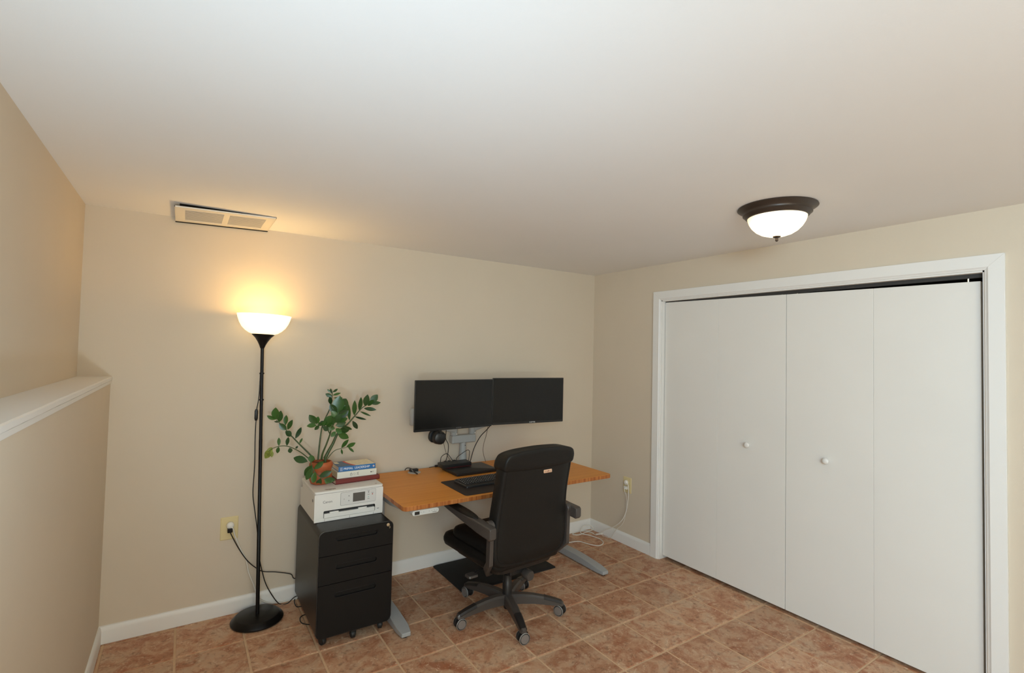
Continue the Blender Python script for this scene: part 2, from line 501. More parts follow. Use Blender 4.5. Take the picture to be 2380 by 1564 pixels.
PLANT_LEAVES=[
 ((-0.240,0.117,0.376),(-0.247,0.103,0.449),0.52,-0.40),
 ((-0.244,0.118,0.376),(-0.290,0.115,0.402),0.36,-0.35),
 ((-0.222,0.116,0.360),(-0.219,0.093,0.430),0.40,-0.10),
 ((-0.222,0.116,0.360),(-0.249,0.128,0.364),0.25,0.30),
 ((-0.189,0.103,0.342),(-0.185,0.115,0.401),0.38,-0.28),
 ((-0.183,0.092,0.314),(-0.225,0.098,0.354),0.50,-0.22),
 ((-0.178,0.092,0.316),(-0.157,0.073,0.376),0.36,-0.39),
 ((-0.157,0.079,0.278),(-0.192,0.073,0.311),0.62,0.43),
 ((-0.136,0.077,0.262),(-0.100,0.092,0.326),0.30,0.31),
 ((-0.116,0.054,0.234),(-0.099,0.060,0.266),0.30,-0.31),
 ((-0.136,0.057,0.206),(-0.124,0.052,0.222),0.50,0.13),
 ((-0.242,-0.033,0.246),(-0.241,-0.024,0.292),0.36,0.35),
 ((-0.198,-0.026,0.242),(-0.190,-0.011,0.290),0.36,-0.41),
 ((-0.242,-0.033,0.242),(-0.248,-0.029,0.204),0.45,0.17),
 ((-0.183,-0.028,0.230),(-0.178,-0.028,0.199),0.70,-0.32),
 ((-0.275,-0.040,0.242),(-0.303,-0.040,0.227),0.40,-0.41),
 ((-0.274,-0.040,0.236),(-0.311,-0.013,0.178),0.45,0.37),
 ((-0.280,-0.040,0.227),(-0.276,-0.039,0.186),0.40,-0.20),
 ((0.059,0.049,0.528),(0.054,0.061,0.559),0.35,0.07),
 ((0.065,0.048,0.537),(0.096,0.050,0.556),0.35,0.35),
 ((0.057,0.050,0.532),(0.033,0.056,0.555),0.30,-0.09),
 ((0.064,0.048,0.508),(0.025,0.061,0.527),0.45,-0.07),
 ((0.066,0.048,0.518),(0.107,0.023,0.533),0.25,-0.19),
 ((0.068,0.047,0.501),(0.127,0.045,0.502),0.16,-0.46),
 ((0.056,0.050,0.462),(0.046,0.036,0.510),0.42,0.13),
 ((0.059,0.049,0.466),(0.088,0.036,0.479),0.22,0.03),
 ((0.063,-0.081,0.420),(0.073,-0.086,0.526),0.56,-0.16),
 ((0.064,-0.082,0.428),(0.119,-0.059,0.507),0.67,-0.30),
 ((0.061,-0.081,0.420),(0.021,-0.075,0.477),0.50,-0.30),
 ((0.067,-0.082,0.407),(0.114,-0.088,0.468),0.62,-0.22),
 ((0.067,-0.082,0.398),(0.121,-0.108,0.440),0.56,0.25),
 ((0.063,-0.081,0.398),(0.030,-0.079,0.436),0.56,0.06),
 ((0.063,-0.076,0.372),(0.128,-0.073,0.389),0.47,-0.40),
 ((0.058,-0.075,0.364),(0.012,-0.083,0.406),0.45,-0.27),
 ((0.058,-0.075,0.347),(0.118,-0.078,0.365),0.56,0.12),
 ((0.059,-0.059,0.328),(0.011,-0.057,0.341),0.56,-0.17),
 ((0.062,-0.076,0.364),(0.078,-0.095,0.420),0.56,-0.04),
 ((0.063,-0.060,0.328),(0.093,-0.085,0.303),0.56,0.20),
 ((0.086,-0.067,0.327),(0.141,-0.066,0.310),0.62,0.45),
 ((0.075,-0.064,0.306),(0.139,-0.069,0.264),0.47,0.46),
 ((0.063,-0.060,0.311),(0.036,-0.069,0.282),0.56,-0.21),
 ((0.097,-0.086,0.344),(0.155,-0.082,0.319),0.25,0.28),
 ((0.046,-0.056,0.349),(0.041,-0.059,0.412),0.56,0.44),
 ((0.049,-0.072,0.381),(0.073,-0.072,0.442),0.56,0.32),
 ((-0.050,-0.085,0.367),(-0.096,-0.087,0.420),0.50,-0.31),
 ((-0.050,-0.085,0.367),(-0.046,-0.087,0.409),0.56,-0.36),
 ((-0.052,-0.084,0.359),(-0.105,-0.080,0.357),0.47,0.46),
 ((-0.038,-0.087,0.359),(-0.062,-0.087,0.332),0.56,-0.49),
 ((-0.023,-0.070,0.355),(-0.002,-0.087,0.377),0.56,-0.33),
 ((-0.015,-0.072,0.347),(0.020,-0.071,0.321),0.56,-0.14),
 ((-0.007,-0.074,0.351),(0.026,-0.094,0.413),0.47,-0.40),
 ((-0.030,-0.068,0.356),(-0.010,-0.060,0.379),0.56,-0.08),
 ((-0.022,-0.070,0.351),(-0.038,-0.073,0.373),0.67,-0.44),
 ((0.011,-0.057,0.339),(0.036,-0.083,0.382),0.50,-0.33),
 ((0.165,0.018,0.361),(0.159,0.034,0.459),0.20,-0.35),
 ((0.195,0.024,0.390),(0.186,-0.006,0.486),0.24,-0.01),
 ((0.225,0.024,0.418),(0.230,0.005,0.504),0.28,0.50),
 ((0.257,0.012,0.447),(0.264,-0.013,0.521),0.42,0.03),
 ((0.286,0.005,0.462),(0.333,0.002,0.519),0.50,-0.09),
 ((0.290,0.004,0.462),(0.355,0.000,0.467),0.30,-0.02),
 ((0.251,0.014,0.433),(0.317,-0.029,0.426),0.26,-0.09),
 ((0.230,0.022,0.413),(0.284,-0.026,0.388),0.14,-0.08),
 ((0.197,0.023,0.383),(0.260,-0.015,0.364),0.16,0.39),
 ((0.182,0.013,0.358),(0.216,0.016,0.305),0.36,-0.00),
 ((0.275,0.010,0.448),(0.300,-0.020,0.489),0.40,-0.25),
 ((0.124,0.031,0.192),(0.159,0.006,0.246),0.30,-0.29),
 ((0.154,0.027,0.196),(0.201,-0.001,0.222),0.38,0.37),
 ((0.164,0.024,0.194),(0.194,0.001,0.166),0.28,-0.45),
 ((0.124,0.031,0.187),(0.134,0.040,0.149),0.25,0.07),
 ((-0.070,-0.065,0.142),(-0.068,-0.048,0.182),0.70,-0.10),
 ((-0.089,-0.062,0.148),(-0.161,-0.023,0.170),0.42,0.15),
 ((-0.068,-0.078,0.128),(-0.104,-0.053,0.065),0.40,0.24),
 ((-0.068,-0.078,0.116),(-0.095,-0.073,0.044),0.45,-0.41),
 ((-0.053,-0.089,0.090),(-0.064,-0.103,0.026),0.42,0.37),
 ((-0.058,-0.080,0.105),(-0.000,-0.069,0.141),0.40,0.42),
 ((-0.031,-0.099,0.062),(0.033,-0.125,0.092),0.40,0.16),
 ((-0.021,-0.101,0.054),(-0.037,-0.082,-0.010),0.38,0.14),
 ((-0.005,-0.108,0.047),(0.062,-0.108,0.033),0.36,0.03),
 ((-0.003,-0.108,0.045),(0.045,-0.113,-0.002),0.36,0.19),
]
LAMP_CORD=[(-2.794,-0.190,1.438),(-2.795,-0.190,1.346),(-2.798,-0.190,1.283),(-2.806,-0.200,1.234),(-2.808,-0.200,1.172),(-2.809,-0.200,1.061),(-2.806,-0.200,0.912),(-2.809,-0.200,0.752),(-2.796,-0.195,0.651),(-2.784,-0.190,0.573),(-2.773,-0.178,0.493),(-2.764,-0.150,0.408),(-2.752,-0.140,0.332),(-2.733,-0.120,0.252),(-2.711,-0.100,0.176),(-2.672,-0.060,0.087),(-2.622,-0.030,0.004),(-2.577,-0.057,0.004),(-2.518,-0.030,0.023),(-2.420,-0.050,0.012),(-2.300,-0.050,0.004),(-2.250,-0.045,0.060),(-2.330,-0.040,0.200),(-2.520,-0.035,0.138),(-2.561,-0.035,0.172),(-2.649,-0.035,0.204),(-2.716,-0.030,0.220),(-2.757,-0.030,0.250),(-2.806,-0.030,0.304),(-2.854,-0.030,0.385),(-2.888,-0.035,0.457),(-2.904,-0.040,0.494)]
WHITE_CORD=[(-2.888,-0.030,0.508),(-2.874,-0.025,0.456),(-2.841,-0.020,0.371),(-2.812,-0.020,0.309),(-2.796,-0.025,0.231),(-2.766,-0.035,0.151),(-2.748,-0.040,0.089),(-2.725,-0.035,0.053),(-2.677,-0.025,0.019),(-2.603,-0.024,0.004),(-2.516,-0.024,0.004),(-2.450,-0.035,0.005),(-2.200,-0.040,0.005),(-2.000,-0.050,0.005)]
FLOOR_CABLE=[(-2.450,-0.100,0.005),(-2.516,-0.024,0.004),(-2.537,-0.056,0.004),(-2.535,-0.130,0.004),(-2.500,-0.150,0.005),(-2.440,-0.250,0.005),(-2.523,-0.254,0.004),(-2.547,-0.295,0.004),(-2.535,-0.356,0.004),(-2.450,-0.420,0.005)]
CORNER_CORD=[(-0.030,-0.478,0.512),(-0.030,-0.489,0.464),(-0.025,-0.476,0.371),(-0.030,-0.464,0.287),(-0.040,-0.431,0.207),(-0.050,-0.362,0.138),(-0.060,-0.260,0.076),(-0.077,-0.162,0.004),(-0.074,-0.103,0.004),(-0.097,-0.066,0.004),(-0.213,-0.083,0.004),(-0.249,-0.039,0.004),(-0.150,-0.024,0.004),(-0.058,-0.064,0.008),(-0.044,-0.081,0.030),(-0.071,-0.076,0.060),(-0.126,-0.058,0.060),(-0.161,-0.052,0.030),(-0.177,-0.081,0.008),(-0.137,-0.139,0.004),(-0.119,-0.254,0.004),(-0.158,-0.332,0.004),(-0.229,-0.355,0.004),(-0.270,-0.310,0.004),(-0.291,-0.254,0.004),(-0.313,-0.198,0.004),(-0.412,-0.174,0.004),(-0.493,-0.159,0.004)]
DESK_CABLES=[
 ([(-1.587,-0.200,1.028),(-1.550,-0.120,0.955),(-1.528,-0.120,0.909),(-1.529,-0.120,0.850),(-1.545,-0.120,0.789),(-1.540,-0.080,0.740)],0.0028,'black'),
 ([(-1.620,-0.220,1.003),(-1.557,-0.100,0.924),(-1.530,-0.100,0.837),(-1.493,-0.100,0.777),(-1.480,-0.070,0.739)],0.0016,'brown'),
 ([(-1.580,-0.100,0.770),(-1.571,-0.100,0.819),(-1.535,-0.110,0.842),(-1.515,-0.120,0.823),(-1.495,-0.140,0.788)],0.0025,'black'),
 ([(-1.467,-0.140,0.788),(-1.456,-0.130,0.813),(-1.376,-0.120,0.852),(-1.348,-0.110,0.848),(-1.344,-0.110,0.831),(-1.366,-0.140,0.778)],0.0022,'black'),
 ([(-1.256,-0.280,1.065),(-1.251,-0.200,1.009),(-1.271,-0.140,0.950),(-1.304,-0.110,0.863),(-1.352,-0.140,0.773)],0.003,'black'),
 ([(-1.253,-0.220,1.035),(-1.195,-0.100,0.948),(-1.204,-0.080,0.876),(-1.194,-0.060,0.808),(-1.163,-0.050,0.733)],0.0016,'brown'),
]
ADAPTER_PATH=[(-1.641,-0.045,0.738),(-1.605,-0.045,0.740),(-1.590,-0.045,0.742),(-1.570,-0.045,0.742),(-1.556,-0.045,0.750),(-1.564,-0.075,0.760)]
USB_PATH=[(-1.828,-0.045,0.737),(-1.823,-0.045,0.745),(-1.811,-0.058,0.755),(-1.803,-0.101,0.757),(-1.804,-0.153,0.750),(-1.799,-0.201,0.742)]

# ================================================================== THE ROOM
# floor: sand-coloured grout bed with every tile standing 4 mm proud of it
YC0, YC1 = -2.702, -0.785           # closet opening
floor = struct('floor', MB().box(XU - 0.1, 0.72, YF - 0.1, 0.1, -0.08, -0.004), M['grout'],
               'brown slate-look tile floor with sand-coloured grout', cat='floor')
GX, GY, GROUT = -1.249, -0.986, 0.0115


def tile_mb(w, d):
    b = 0.0028
    a, c = w / 2 - GROUT / 2, d / 2 - GROUT / 2
    lo = [(-a, -c, -0.004), (a, -c, -0.004), (a, c, -0.004), (-a, c, -0.004)]
    mi = [(x, y, -0.0022) for x, y, _ in lo]
    hi = [(-a + b, -c + b, 0), (a - b, -c + b, 0), (a - b, c - b, 0), (-a + b, c - b, 0)]
    return MB().loft([lo, mi, hi], cap0=False)


full_tile = tile_mb(TILE, TILE).mesh('tile', M['tile'], 0)
for ix in range(-8, 6):
    for iy in range(-16, 5):
        x0, y0 = GX + ix * TILE, GY + iy * TILE
        x1, y1 = x0 + TILE, y0 + TILE
        left, right, back, front = XL, 0.021, 0.0, YF
        if x0 > 0.0:                # the row inside the closet
            right = 0.60
            back, front = YC1 + 0.02, YC0 - 0.02
        cx0, cx1, cy0, cy1 = max(x0, left), min(x1, right), max(y0, front), min(y1, back)
        if cx1 - cx0 < 0.02 or cy1 - cy0 < 0.02:
            continue
        whole = abs(cx1 - cx0 - TILE) < 1e-6 and abs(cy1 - cy0 - TILE) < 1e-6
        o = bpy.data.objects.new('tile', full_tile if whole else tile_mb(cx1 - cx0, cy1 - cy0).mesh('tile', M['tile'], 0))
        COL.objects.link(o)
        o.parent = floor
        o.location = ((cx0 + cx1) / 2, (cy0 + cy1) / 2, 0)

struct('ceiling', MB().box(XU - 0.1, 0.72, YF - 0.1, 0.1, H, H + 0.08), M['ceiling'],
       'white painted ceiling over the whole room', cat='ceiling')
struct('wall_back', MB().box(XU - 0.1, 0.10, 0, 0.1, -0.08, H), M['wall'], 'beige wall behind the desk and floor lamp', cat='wall')
wr = MB().box(0, 0.1, YC1, 0.0, -0.08, H).box(0, 0.1, YF, YC0, -0.08, H).box(0, 0.1, YC0, YC1, 2.037, H)
struct('wall_right', wr, M['wall'], 'beige wall with the white closet doors', cat='wall')
struct('wall_left', MB().box(XU, XL, YF, 0.0, -0.08, ZL - 0.022), M['wall'], 'lower beige wall below the white ledge', cat='wall')
WY0, WY1, WZ0, WZ1 = -5.20, -3.80, 1.55, 2.15     # added basement window above the ledge, holds a fill light
wu = MB().box(XU - 0.1, XU, WY1, 0.0, ZL - 0.1, H).box(XU - 0.1, XU, YF, WY0, ZL - 0.1, H)
wu.box(XU - 0.1, XU, WY0, WY1, ZL - 0.1, WZ0).box(XU - 0.1, XU, WY0, WY1, WZ1, H)
struct('wall_left_upper', wu, M['wall'], 'beige wall set back above the white ledge', cat='wall')
GX0, GX1, GZ1 = -3.38, -2.12, 2.09      # added glass door behind the viewer, holds a fill light
wf = MB().box(XU - 0.1, GX0, YF - 0.1, YF, -0.08, H).box(GX1, 0.1, YF - 0.1, YF, -0.08, H).box(GX0, GX1, YF - 0.1, YF, GZ1, H)
struct('wall_front', wf, M['wall'], 'beige wall behind the viewer with an added glass door', cat='wall')
win = thing('added_window_1', ((GX0 + GX1) / 2, YF, 0), 'white framed glass door added behind the viewer to light the room', 'glass door')
win['kind'] = 'structure'
gw = (GX1 - GX0) / 2
for x0, x1, z0, z1 in ((-gw, -gw + 0.05, 0, GZ1), (gw - 0.05, gw, 0, GZ1), (-0.03, 0.03, 0.05, GZ1 - 0.05), (-gw + 0.05, gw - 0.05, 0, 0.05), (-gw + 0.05, gw - 0.05, GZ1 - 0.05, GZ1)):
    MB().box(x0, x1, -0.09, -0.02, z0, z1).build('frame_bar', M['trim'], win, bevel=0.003)
for s_ in (-1, 1):
    MB().box(min(s_ * 0.03, s_ * (gw - 0.05)), max(s_ * 0.03, s_ * (gw - 0.05)), -0.06, -0.054, 0.05, GZ1 - 0.05).build('pane', M['glass'], win)
wi2 = thing('added_window_2', (XU, (WY0 + WY1) / 2, WZ0), 'low white framed basement window added above the ledge behind the viewer for fill light', 'window')
wi2['kind'] = 'structure'
hw_, hz_ = (WY1 - WY0) / 2, WZ1 - WZ0
for y0, y1, z0, z1 in ((-hw_, -hw_ + 0.04, 0, hz_), (hw_ - 0.04, hw_, 0, hz_), (-0.02, 0.02, 0.04, hz_ - 0.04), (-hw_ + 0.04, hw_ - 0.04, 0, 0.04), (-hw_ + 0.04, hw_ - 0.04, hz_ - 0.04, hz_)):
    MB().box(-0.09, -0.03, y0, y1, z0, z1).build('frame_bar', M['trim'], wi2, bevel=0.003)
for s_ in (-1, 1):
    MB().box(-0.06, -0.054, min(s_ * 0.02, s_ * (hw_ - 0.04)), max(s_ * 0.02, s_ * (hw_ - 0.04)), 0.04, hz_ - 0.04).build('pane', M['glass'], wi2)
# closet shell
cl = MB().box(0.70, 0.72, YC0 - 0.25, YC1 + 0.25, -0.004, H).box(0.1, 0.70, YC1 + 0.2, YC1 + 0.22, -0.004, H)
cl.box(0.1, 0.70, YC0 - 0.22, YC0 - 0.2, -0.004, H)
struct('wall_closet', cl, M['closet'], 'dim plaster inside of the closet', cat='wall')

# ledge board on the lower left wall, with a rough painted front edge
random.seed(3)
lb = MB()
ys = [0.0 - 0.0005 - k * 0.055 for k in range(102)]
loops = []
for y in ys:
    e = XL + 0.008 + random.uniform(-0.0012, 0.0012)
    loops.append([(XU, y, ZL - 0.022), (e - 0.004, y, ZL - 0.022), (e, y, ZL - 0.018), (e, y, ZL - 0.004), (e - 0.004, y, ZL), (XU, y, ZL)])
lb.loft(loops)
struct('trim_1', lb, M['trim'], 'white painted ledge board along the left wall', cat='ledge')
st = MB().prism([(XL, ZL - 0.040), (XL + 0.004, ZL - 0.037), (XL + 0.005, ZL - 0.022), (XL, ZL - 0.022)], 'y', YF, -0.0005)
struct('trim_2', st, M['trim'], 'thin beige moulding under the white ledge', cat='moulding')


def base_profile(t=0.014, h=0.092):
    return [(0, 0.0), (t, 0.0), (t, h * 0.72), (t * 0.86, h * 0.88), (t * 0.5, h * 0.97), (0, h)]


bb = MB().prism([(-a, z) for a, z in base_profile()], 'x', XL, -0.0)
struct('baseboard_back', bb, M['trim'], 'white baseboard along the wall behind the desk', cat='baseboard')
bb = MB().prism([(XL + a, z) for a, z in base_profile()], 'y', YF, 0.0)
struct('baseboard_left', bb, M['trim'], 'white baseboard along the wall below the ledge', cat='baseboard')
bb = MB().prism([(-a, z) for a, z in base_profile()], 'y', -0.713, 0.0)
struct('baseboard_right', bb, M['trim'], 'short white baseboard between the room corner and closet', cat='baseboard')
bb = MB().prism([(-a, z) for a, z in base_profile()], 'y', YF, -2.775)
struct('baseboard_right_near', bb, M['trim'], 'white baseboard beyond the closet casing', cat='baseboard')
bb = MB().prism([(YF + a, z) for a, z in base_profile()], 'x', GX1, -0.0)
struct('baseboard_front', bb, M['trim'], 'white baseboard on the wall behind the viewer', cat='baseboard')

# closet casing: an Empty that holds head, two legs and the inner jamb
cas = thing('trim_3', (0, 0, 0), 'white casing around the folding closet doors', 'casing')
cas['kind'] = 'structure'
CW, CT, HT = 0.072, 0.018, 2.037


def casing_profile(sgn, e):           # (offset across, thickness) of the board, from inner edge e outward
    return [(e, 0), (e, -0.011), (e + sgn * 0.010, -0.014), (e + sgn * 0.014, -CT), (e + sgn * CW, -CT), (e + sgn * CW, 0)]


for nm, sgn, e in (('far_side_board', 1, YC1), ('near_side_board', -1, YC0)):
    pr = casing_profile(sgn, e)
    top_in, top_out = HT, HT + CW
    lo = [(t, u, 0.0) for u, t in pr]
    hi = [(t, u, HT + abs(u - e)) for u, t in pr]
    MB().loft([lo, hi]).build('side_board', M['trim'], cas, bevel=0.0012)
pr = casing_profile(1, HT)
MB().loft([[(t, YC0 - (z - HT), z) for z, t in pr], [(t, YC1 + (z - HT), z) for z, t in pr]]).build('head_board', M['trim'], cas, bevel=0.0012)
jb = MB().box(-0.002, 0.1, YC1 - 0.008, YC1, 0, HT)
jb.box(-0.002, 0.1, YC0, YC0 + 0.008, 0, HT).box(-0.002, 0.1, YC0, YC1, HT - 0.008, HT)
jb.build('jamb', M['trim'], cas)
MB().box(0.035, 0.075, YC0 + 0.008, YC1 - 0.008, HT - 0.028, HT - 0.008).build('top_track', M['track'], cas)

# bifold doors: two pairs of flush panels, both pairs sag a little towards the viewer
YA, YB = YC1 - 0.012, YC0 + 0.022
seams = [YA, -1.268, -1.752, -2.232, YB]


def z_top(y): return 2.022 + (y - YA) * 0.0165
def z_bot(y): return 0.030 + (y - YA) * 0.0075


door_names = (('door_1', 'far pair of flush white folding closet doors with one round knob'),
              ('door_2', 'near pair of flush white folding closet doors with one round knob'))
for d, (dn, dl) in enumerate(door_names):
    dt = thing(dn, (0, 0, 0), dl, 'closet door')
    dt['kind'] = 'structure'
    for k in range(2):
        ya, yb = seams[d * 2 + k] - (0.0010 if k == 0 else 0.0003), seams[d * 2 + k + 1] + (0.0010 if k == 1 else 0.0003)
        if k == 1 and d == 0:
            yb += 0.001
        X0, X1 = 0.030, 0.062
        poly = [(ya, z_bot(ya)), (ya, z_top(ya)), (yb, z_top(yb)), (yb, z_bot(yb))]
        MB().prism(poly, 'x', X0, X1).build('panel', M['door'], dt, bevel=0.0015)
    ky, kz = ((-1.510, 1.010), (-2.000, 0.998))[d]
    kb = MB().lathe([(0.006, 0.030), (0.006, 0.016), (0.012, 0.010), (0.0175, 0.002), (0.0185, -0.006), (0.015, -0.012), (0.006, -0.0145)], 20, (0, ky, kz), 'x')
    kb.build('knob', M['trim'], dt, smooth=60)
    for y in (seams[d * 2] - 0.04 if d == 0 else seams[d * 2 + 2] + 0.05, seams[2] + (0.035 if d == 0 else -0.06)):
        MB().lathe([(0.004, z_top(y) - 0.01), (0.004, HT - 0.018)], 8, (0.046, y, 0)).build('pivot_pin', M['brass'], dt)

# ================================================================== CEILING THINGS
# ceiling register, hanging slightly open at its far corner from the lamp
VX0, VX1, VY0, VY1 = -3.238, -2.764, -0.362, -0.012
vt = thing('ceiling_vent', ((VX0 + VX1) / 2, (VY0 + VY1) / 2, H), 'white louvred air vent in the ceiling above the floor lamp', 'air vent')
vw, vh = (VX1 - VX0) / 2, (VY1 - VY0) / 2


def hang(mb, s=0):           # the plate drops 20 mm at its far-left end and lies flush at the other
    for i in range(s, len(mb.v)):
        x, y, z = mb.v[i]
        mb.v[i] = (x, y, z - 0.006 - 0.016 * (0.5 - x / (2 * vw)))
    return mb


iw, ih, mid = vw - 0.045, vh - 0.045, 0.014
fr = MB()
for bx in ((-vw, -iw, -vh, vh), (iw, vw, -vh, vh), (-iw, iw, -vh, -ih), (-iw, iw, ih, vh), (-mid, mid, -ih, ih)):
    fr.box(bx[0], bx[1], bx[2], bx[3], -0.004, 0.0)
hang(fr).build('frame', M['vent'], vt)
lip = MB()
for a, b in (((-vw, -vh), (vw, -vh)), ((vw, -vh), (vw, vh)), ((vw, vh), (-vw, vh)), ((-vw, vh), (-vw, -vh))):
    lip.box(min(a[0], b[0]) - 0.0015, max(a[0], b[0]) + 0.0015, min(a[1], b[1]) - 0.0015, max(a[1], b[1]) + 0.0015, -0.004, 0.003)
hang(lip).build('rim', M['vent'], vt)
for s in (-1, 1):
    sl = MB()
    n = 13
    for k in range(n):
        y = -ih + (k + 0.5) * 2 * ih / n
        x0, x1 = (-iw, -mid) if s < 0 else (mid, iw)
        q = [(y - 0.0122, -0.0040), (y - 0.0118, -0.0050), (y + 0.0105, -0.0020), (y + 0.0100, -0.0010)]
        sl.prism(q, 'x', x0, x1)
    o = hang(sl).build('louvre_bank', M['vent'], vt)
    o['kind'] = 'stuff'
MB().box(-vw + 0.02, vw - 0.02, -vh + 0.02, vh - 0.004, -0.0008, 0.0).build('duct_opening', M['void'], vt)
hang(MB().box(-vw - 0.0015, vw + 0.0015, vh + 0.0016, vh + 0.0115, -0.0085, 0.004)).build('wall_side_shade_strip', M['void'], vt)  # solid black strip, painted shade for the gap between vent and wall
hang(MB().box(-iw, iw, -ih, ih, 0.0006, 0.0012)).build('damper', M['damper'], vt)

# flush ceiling light
cl_ = thing('ceiling_light', (-0.795, -2.135, H), 'flush ceiling light with bronze rim and glowing frosted glass bowl', 'ceiling light')
MB().lathe([(0.1734, 0.0000), (0.1760, -0.0055), (0.1690, -0.0110), (0.1549, -0.0202), (0.1496, -0.0294), (0.1514, -0.0350), (0.1434, -0.0405), (0.1390, -0.0478),
            (0.1320, -0.0515), (0.1232, -0.0515), (0.1232, -0.0184)], 64, cap1=False).build('rim', M['bronze'], cl_, smooth=50)
M['dome'] = emit('lit_frosted_glass', (1.0, 0.74, 0.38), 6.0)
# the frosted glass glows most where the bulbs sit behind it and least at its rim
_nt = M['dome'].node_tree
_tc, _gr = _nt.nodes.new('ShaderNodeTexCoord'), _nt.nodes.new('ShaderNodeMapRange')
_sx = _nt.nodes.new('ShaderNodeVectorMath'); _sx.operation = 'DISTANCE'
_sx.inputs[1].default_value = (0.0, 0.0, -0.135)
_nt.links.new(_tc.outputs['Object'], _sx.inputs[0])
_gr.inputs['From Min'].default_value = 0.06; _gr.inputs['From Max'].default_value = 0.155
_gr.inputs['To Min'].default_value = 5.0; _gr.inputs['To Max'].default_value = 0.9
_nt.links.new(_sx.outputs['Value'], _gr.inputs['Value'])
_nt.links.new(_gr.outputs['Result'], _nt.nodes['Principled BSDF'].inputs['Emission Strength'])
MB().lathe([(0.1311, -0.0460), (0.1294, -0.0570), (0.1232, -0.0754), (0.1109, -0.0957), (0.0933, -0.1141), (0.0704, -0.1288), (0.0440, -0.1380), (0.0176, -0.1417), (0.0053, -0.1421)],
           48, cap0=False).build('glass_bowl', M['dome'], cl_, smooth=60)
fin = MB().lathe([(0.0035, -0.1380), (0.0176, -0.1412), (0.0185, -0.1444), (0.0106, -0.1490), (0.0062, -0.1509), (0.0066, -0.1582), (0.0070, -0.1619), (0.0044, -0.1665), (0.0009, -0.1674)], 20)
fin.build('finial', M['bronze'], cl_, smooth=50)

# ================================================================== FLOOR LAMP
LX, LY = -2.757, -0.165
lamp = thing('floor_lamp', (LX, LY, 0), 'tall black floor lamp with lit white bowl shade', 'floor lamp')
MB().lathe([(0.132, 0.0), (0.139, 0.004), (0.140, 0.010), (0.136, 0.016), (0.118, 0.033), (0.112, 0.036), (0.03, 0.039), (0.012, 0.0395)], 64).build('base', M['lamp_black'], lamp, smooth=40)
LEAN = 0.0185                 # the pole stands a little out of true in its base
lean = Matrix(((1, 0, -LEAN, LEAN * 0.039), (0, 1, 0, 0), (0, 0, 1, 0), (0, 0, 0, 1)))
head = Matrix.Translation((-LEAN * 1.58, 0, 1.585)) @ Matrix.Rotation(R2(1.9), 4, 'Y') @ Matrix.Translation((0, 0, -1.585))
MB().lathe([(0.0105, 0.039), (0.0105, 0.52), (0.0098, 0.521), (0.0098, 1.05), (0.0092, 1.051), (0.0092, 1.6)], 20).xform(lean).build('pole', M['lamp_black'], lamp)
MB().lathe([(0.0105, 1.585), (0.013, 1.592), (0.018, 1.605), (0.028, 1.625), (0.043, 1.648), (0.061, 1.666), (0.061, 1.669), (0.02, 1.669)], 32).xform(head).build('socket_cup', M['lamp_black'], lamp, smooth=50)
M['shade'] = emit('lit_white_shade', (1.0, 0.74, 0.37), 1.7)
so = [(0.058, 1.669), (0.078, 1.676), (0.098, 1.690), (0.117, 1.710), (0.131, 1.735), (0.140, 1.760), (0.146, 1.783)]
si = [(r - 0.003, z + 0.002) for r, z in so[::-1]]
si[0] = (0.1435, 1.783)
MB().lathe(so + si, 48, cap0=False, cap1=True).xform(head).build('shade', M['shade'], lamp, smooth=50)
M['bulb'] = emit('lit_bulb', (1.0, 0.76, 0.44), 3.0)
MB().lathe([(0.012, 1.672), (0.014, 1.69), (0.026, 1.712), (0.030, 1.730), (0.026, 1.748), (0.014, 1.759), (0.002, 1.762)], 20).xform(head).build('bulb', M['bulb'], lamp, smooth=60)
pl = add_light('lamp_glow', 'POINT', (LX, LY, 1.735), 3.5, (1.0, 0.57, 0.16), 0.032)
pl.parent = lamp
pl.location = (-LEAN * 1.7 + 0.004, 0, 1.772)
cord = [(x - LX, y - LY, z) for x, y, z in LAMP_CORD]
MB().tube(cord, 0.0028, 8, 6).build('power_cord', M['cable_black'], lamp, smooth=60)
sw = MB().loft([rr_ for rr_ in [[(a, b, 0.0) for a, b in rrect(-0.006, 0.006, -0.005, 0.005, 0.003, 3)],
                               [(a, b, 0.012) for a, b in rrect(-0.009, 0.009, -0.007, 0.007, 0.004, 3)],
                               [(a, b, 0.055) for a, b in rrect(-0.009, 0.009, -0.007, 0.007, 0.004, 3)],
                               [(a, b, 0.066) for a, b in rrect(-0.005, 0.005, -0.005, 0.005, 0.002, 3)]]])
sw.build('inline_switch', M['lamp_black'], lamp, loc=(cord[3][0] - 0.002, cord[3][1], cord[4][2] - 0.005))
for i in (0, 2):
    x, y, z = cord[i]
    MB().lathe([(0.0135, z - 0.004), (0.0135, z + 0.004)], 16).xform(lean).build('cord_clip', M['lamp_black'], lamp)
px, py, pz = cord[-1]
MB().box(-0.013, 0.013, -0.012, 0.026, -0.011, 0.013).build('plug', M['lamp_black'], lamp, loc=(px, py + 0.012, pz + 0.006), bevel=0.003)


